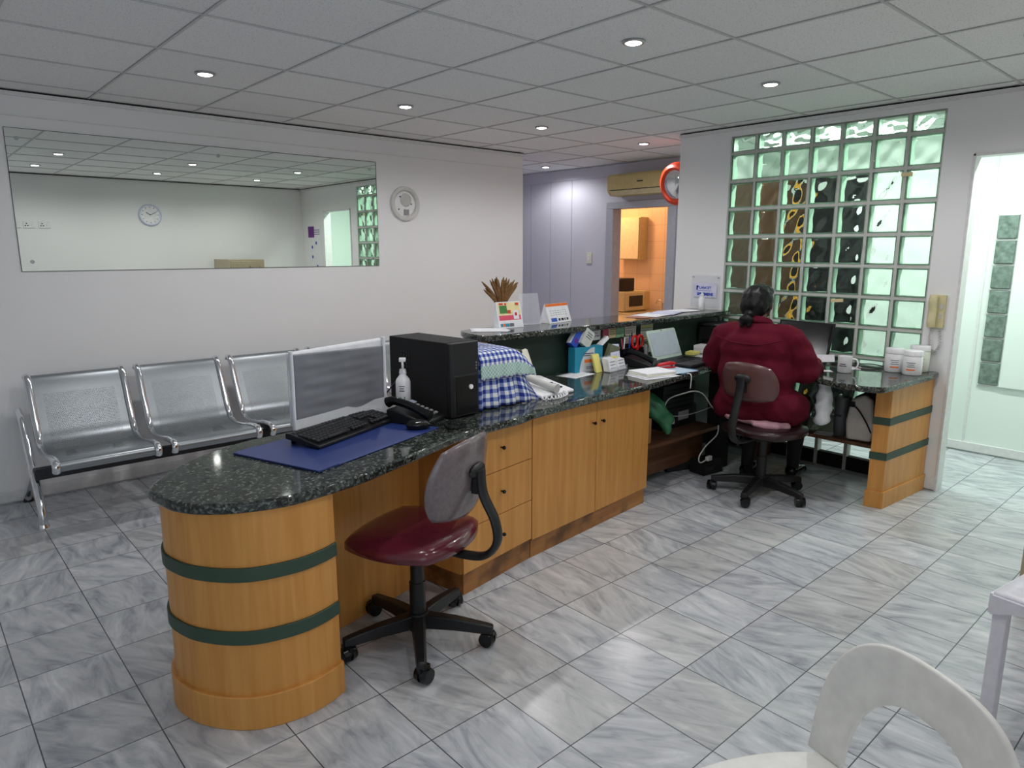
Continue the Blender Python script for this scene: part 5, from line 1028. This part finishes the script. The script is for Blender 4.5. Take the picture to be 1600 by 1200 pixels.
MB().lathe([(0.116,0.022),(0.138,0.036),(0.166,0.022),(0.178,-0.015),(0.176,-0.05),(0.15,-0.05),(0.05,-0.06),(0,-0.06)], seg=40, M=Mq).done('rim', ORANGE, cv, smooth=50); MB().lathe([(0.122,0.022),(0.108,0.033),(0.08,0.046),(0.045,0.055),(0,0.058)], seg=40, M=Mq).done('mirror_face', mat('convex_silver', (225,228,230), 0.03, 1.0, var=0), cv, smooth=60)
MB().cyl(-d*0.055, (0.05,-0.193,0.02), 0.014).done('bracket', BLACK, cv, smooth=50)
ic = thing('intercom_handset', 'cream intercom handset on the wall between glass blocks and doorway', 'intercom', (XG-0.001, 1.435, 1.03), 0)
MB().bx(-0.022,0,-0.048,0.042,0.0,0.200).bx(-0.024,-0.02,-0.044,-0.012,0.04,0.10).done('base', CREAM, ic, bevel=0.005); MB().tube(catmull([(-0.038,0.012,0.008),(-0.050,0.012,0.04),(-0.042,0.012,0.10),(-0.050,0.012,0.165),(-0.036,0.012,0.196)],6), 0.02, 12, flat=(0.016,0.024)).done('handset', CREAM, ic, smooth=60); MB().bx(-0.0255,-0.0235,-0.040,-0.016,0.115,0.145).bx(-0.0255,-0.0235,-0.036,-0.020,0.055,0.085).done('button', LGREY, ic, bevel=0.001)
tag(coil([(XG-0.03,1.445,1.026),(XG-0.022,1.452,0.96),(XG-0.02,1.445,0.90),(XG-0.02,1.415,0.885),(XG-0.018,1.395,0.93),(XG-0.016,1.405,1.02)], 0.007, 30, 0.0025).done('coiled_cord', LGREY, smooth=80), 'pale coiled cord hanging below the intercom handset', 'cord')

# ------------------------------------------------------------------ foreground chair and stool
wc3 = thing('plastic_chair', 'white moulded plastic chair with an open arched back in the right foreground', 'chair', (1.107, 0.44, 0), radians(154))
WC = mat('white_chair_plastic', (226,225,220), 0.35)
m = MB(); NU, NV = 28, 10
def loopP(t, k):
    # arched back as a closed band: t along the arch (0 right foot .. 1 left foot), k across the band
    a = pi*t; cx = cos(a); sx = sin(a)
    yo = -0.225*(abs(cx)**0.62)*(1 if cx > 0 else -1); zo = 0.44 + 0.305*(sx**0.60)
    yi = -0.145*(abs(cx)**0.80)*(1 if cx > 0 else -1); zi = 0.44 + 0.205*(sx**0.75)
    y = yo*(1-k)+yi*k; z = zo*(1-k)+zi*k
    x = -0.215 - 0.13*(z-0.44) + 0.65*y*y
    return Vector((x, y, z))
m.grid(lambda u, v: loopP(u, v), 48, 6); m.done('back', WC, wc3, solid=0.014, solid_off=0, bevel=0.005, smooth=70)
m = MB()
def seatP(u, v):
    a, b = 2*u-1, 2*v-1; x = a*sqrt(max(0,1-0.28*b*b))*0.225; y = b*sqrt(max(0,1-0.28*a*a))*0.235; r = max(abs(a), abs(b))
    return (x, y, 0.43 + 0.022*max(0, r-0.6)**1.5*(1 if x < 0.1 else -1) - 0.014*(1-r*r))
m.grid(seatP, 24, 24); m.done('seat', WC, wc3, solid=0.014, solid_off=0, bevel=0.004, smooth=70)
for sx_ in (-1, 1):
    for sy in (-1, 1): MB().tube([(0.155*sx_,0.165*sy,0.43),(0.19*sx_,0.19*sy,0.22),(0.22*sx_,0.215*sy,0.001)], [0.026,0.022,0.017], 12).done('leg', WC, wc3, smooth=60)
st_ = thing('plastic_stool', 'white plastic stool with straight legs at the right edge of the view', 'stool', (2.44, 0.485, 0), radians(-9))
WS = mat('white_stool_plastic', (222,222,230), 0.4)
m = MB()
def stop(u, v): 
    x, y = 0.40*u, -0.40*v; return (x, y, 0.452 - 0.018*sin(pi*u)*0 - 0.012*sin(pi*u)*sin(pi*v))
m.grid(stop, 12, 12); m.done('seat', WS, st_, solid=0.012, solid_off=0, smooth=60)
ap = MB()
for (p, q) in (((0,0),(0.40,0)),((0.40,0),(0.40,-0.40)),((0.40,-0.40),(0,-0.40)),((0,-0.40),(0,0))):
    dx, dy = q[0]-p[0], q[1]-p[1]; nx, ny = -dy/0.4, dx/0.4
    a = [Vector((p[0]+dx*t, p[1]+dy*t, 0.449)) for t in [k/12 for k in range(13)]]; b = [Vector((p[0]+dx*t, p[1]+dy*t, 0.385 + 0.035*min(1, 4.5*min(t,1-t)) )) for t in [k/12 for k in range(13)]]
    ap.extr(a + list(reversed(b)), (nx*-0.010*-1, ny*-0.010*-1, 0))
ap.done('apron', WS, st_)
for x, y in ((0.022,-0.022),(0.378,-0.022),(0.022,-0.378),(0.378,-0.378)):
    MB().prism([(x-0.020,y-0.020),(x+0.020,y-0.020),(x+0.020,y+0.020),(x-0.020,y+0.020)], 0.001, 0.445, ).done('leg', WS, st_, bevel=0.004)

# ------------------------------------------------------------------ opposite wall, seen in the mirror
ck = thing('wall_clock', 'round white wall clock on the opposite wall, seen in the mirror', 'clock', (2.67, YO+0.001, 1.947))
MR = Matrix.Rotation(-pi/2, 3, 'X')
MB().lathe([(0,0),(0.139,0),(0.139,0.02),(0.130,0.034),(0.116,0.028),(0.114,0.02)], seg=48, M=MR).done('case', mat('pale_blue_plastic', (206,212,232), 0.35), ck, smooth=50); MB().lathe([(0,0.021),(0.115,0.021),(0.115,0.018)], seg=40, M=MR).done('face', PAPER, ck)
m = MB()
for k in range(12):
    a = k*pi/6; m.box((0.098*sin(a), 0.0222, 0.098*cos(a)), (0.006, 0.001, 0.016), rot=(0, a, 0))
m.done('hour_mark', INKD, ck)
# mirrored hands as seen: about ten past ten
for a, L, w_ in ((radians(-57), 0.060, 0.008), (radians(64), 0.088, 0.006)): MB().box((0.45*L*sin(a)*1, 0.0245, 0.45*L*cos(a)), (w_, 0.0015, L), rot=(0, a, 0)).done('clock_hand', INKD, ck)
def socket(label, x):
    t = thing('wall_socket', label, 'socket', (x, YO+0.001, 1.795), 0, 'sockets on the opposite wall')
    MB().bx(-0.06,0.06,0,0.010,-0.04,0.04).done('plate', WHITE, t, bevel=0.003); m = MB(); [m.cyl((dx,0.0095,dz),(dx,0.0115,dz),0.007,seg=12) for dx, dz in ((-0.025,0.012),(-0.037,-0.012),(-0.013,-0.012))]; m.done('holes', DKGREY, t); MB().bx(0.02,0.04,0.009,0.013,-0.012,0.012).done('switch', WHITE, t, bevel=0.001)
socket('wall socket nearest the clock, seen in the mirror', 1.495); socket('wall socket left of its twin, seen in the mirror', 1.341); socket('wall socket at the far left edge of the mirror', 1.20)
fc = thing('filing_cabinet', 'tall beige steel filing cabinet against the opposite wall', 'filing cabinet', (3.40, -0.02, 0))
BEI = mat('beige_steel', (176,164,138), 0.45, 0.1)
MB().bx(0,0.46,0,0.60,0.0,1.375).done('body', BEI, fc, bevel=0.004)
for k in range(4):
    dd = MB().bx(0.008,0.452,0.601,0.618,0.03+0.332*k,0.355+0.332*k).done('drawer', BEI, fc, bevel=0.003); MB().bx(0.17,0.29,0.618,0.632,0.23+0.332*k,0.25+0.332*k).done('handle', STEEL, dd, bevel=0.003)
po = thing('wall_poster', 'tall white poster with a purple corner beside the doorway, seen in the mirror', 'poster', (XG-0.001, 0.245, 0.80)); MB().bx(-0.004,0,-0.195,0.195,0,1.05).done('sheet', PAPER, po)
MB().bx(-0.0055,-0.0045,-0.19,0.0,0.88,1.04).done('purple_corner', PURPLE, po); m = MB(); [m.cyl((-0.0056,dy,dz),(-0.0045,dy,dz),0.025,seg=16) for dy, dz in ((0.05,0.80),(-0.08,0.74),(-0.08,0.60),(0.06,0.46),(-0.07,0.40),(-0.06,0.20))]; m.done('icon', BLUE, po); m = MB(); [m.bx(-0.0055,-0.0045,-0.02,0.17,0.92+0.03*k,0.932+0.03*k) for k in range(3)]; m.done('print', INK, po)

for (y0, y1, z, rz, lb) in ((1.655, 1.722, 1.957, 3, 'beige tape strip stuck across a joint high on the glass blocks'), (2.005, 2.088, 1.163, -4, 'beige tape strip on a dark glass block above the black laptop')):
    o = MB().bx(-0.0012, 0.0, -(y1-y0)/2, (y1-y0)/2, -0.011, 0.011).done('tape_strip', BEIGE); o.location = (XG+0.0025, (y0+y1)/2, z); o.rotation_euler = (radians(rz), 0, 0); tag(o, lb, 'tape')
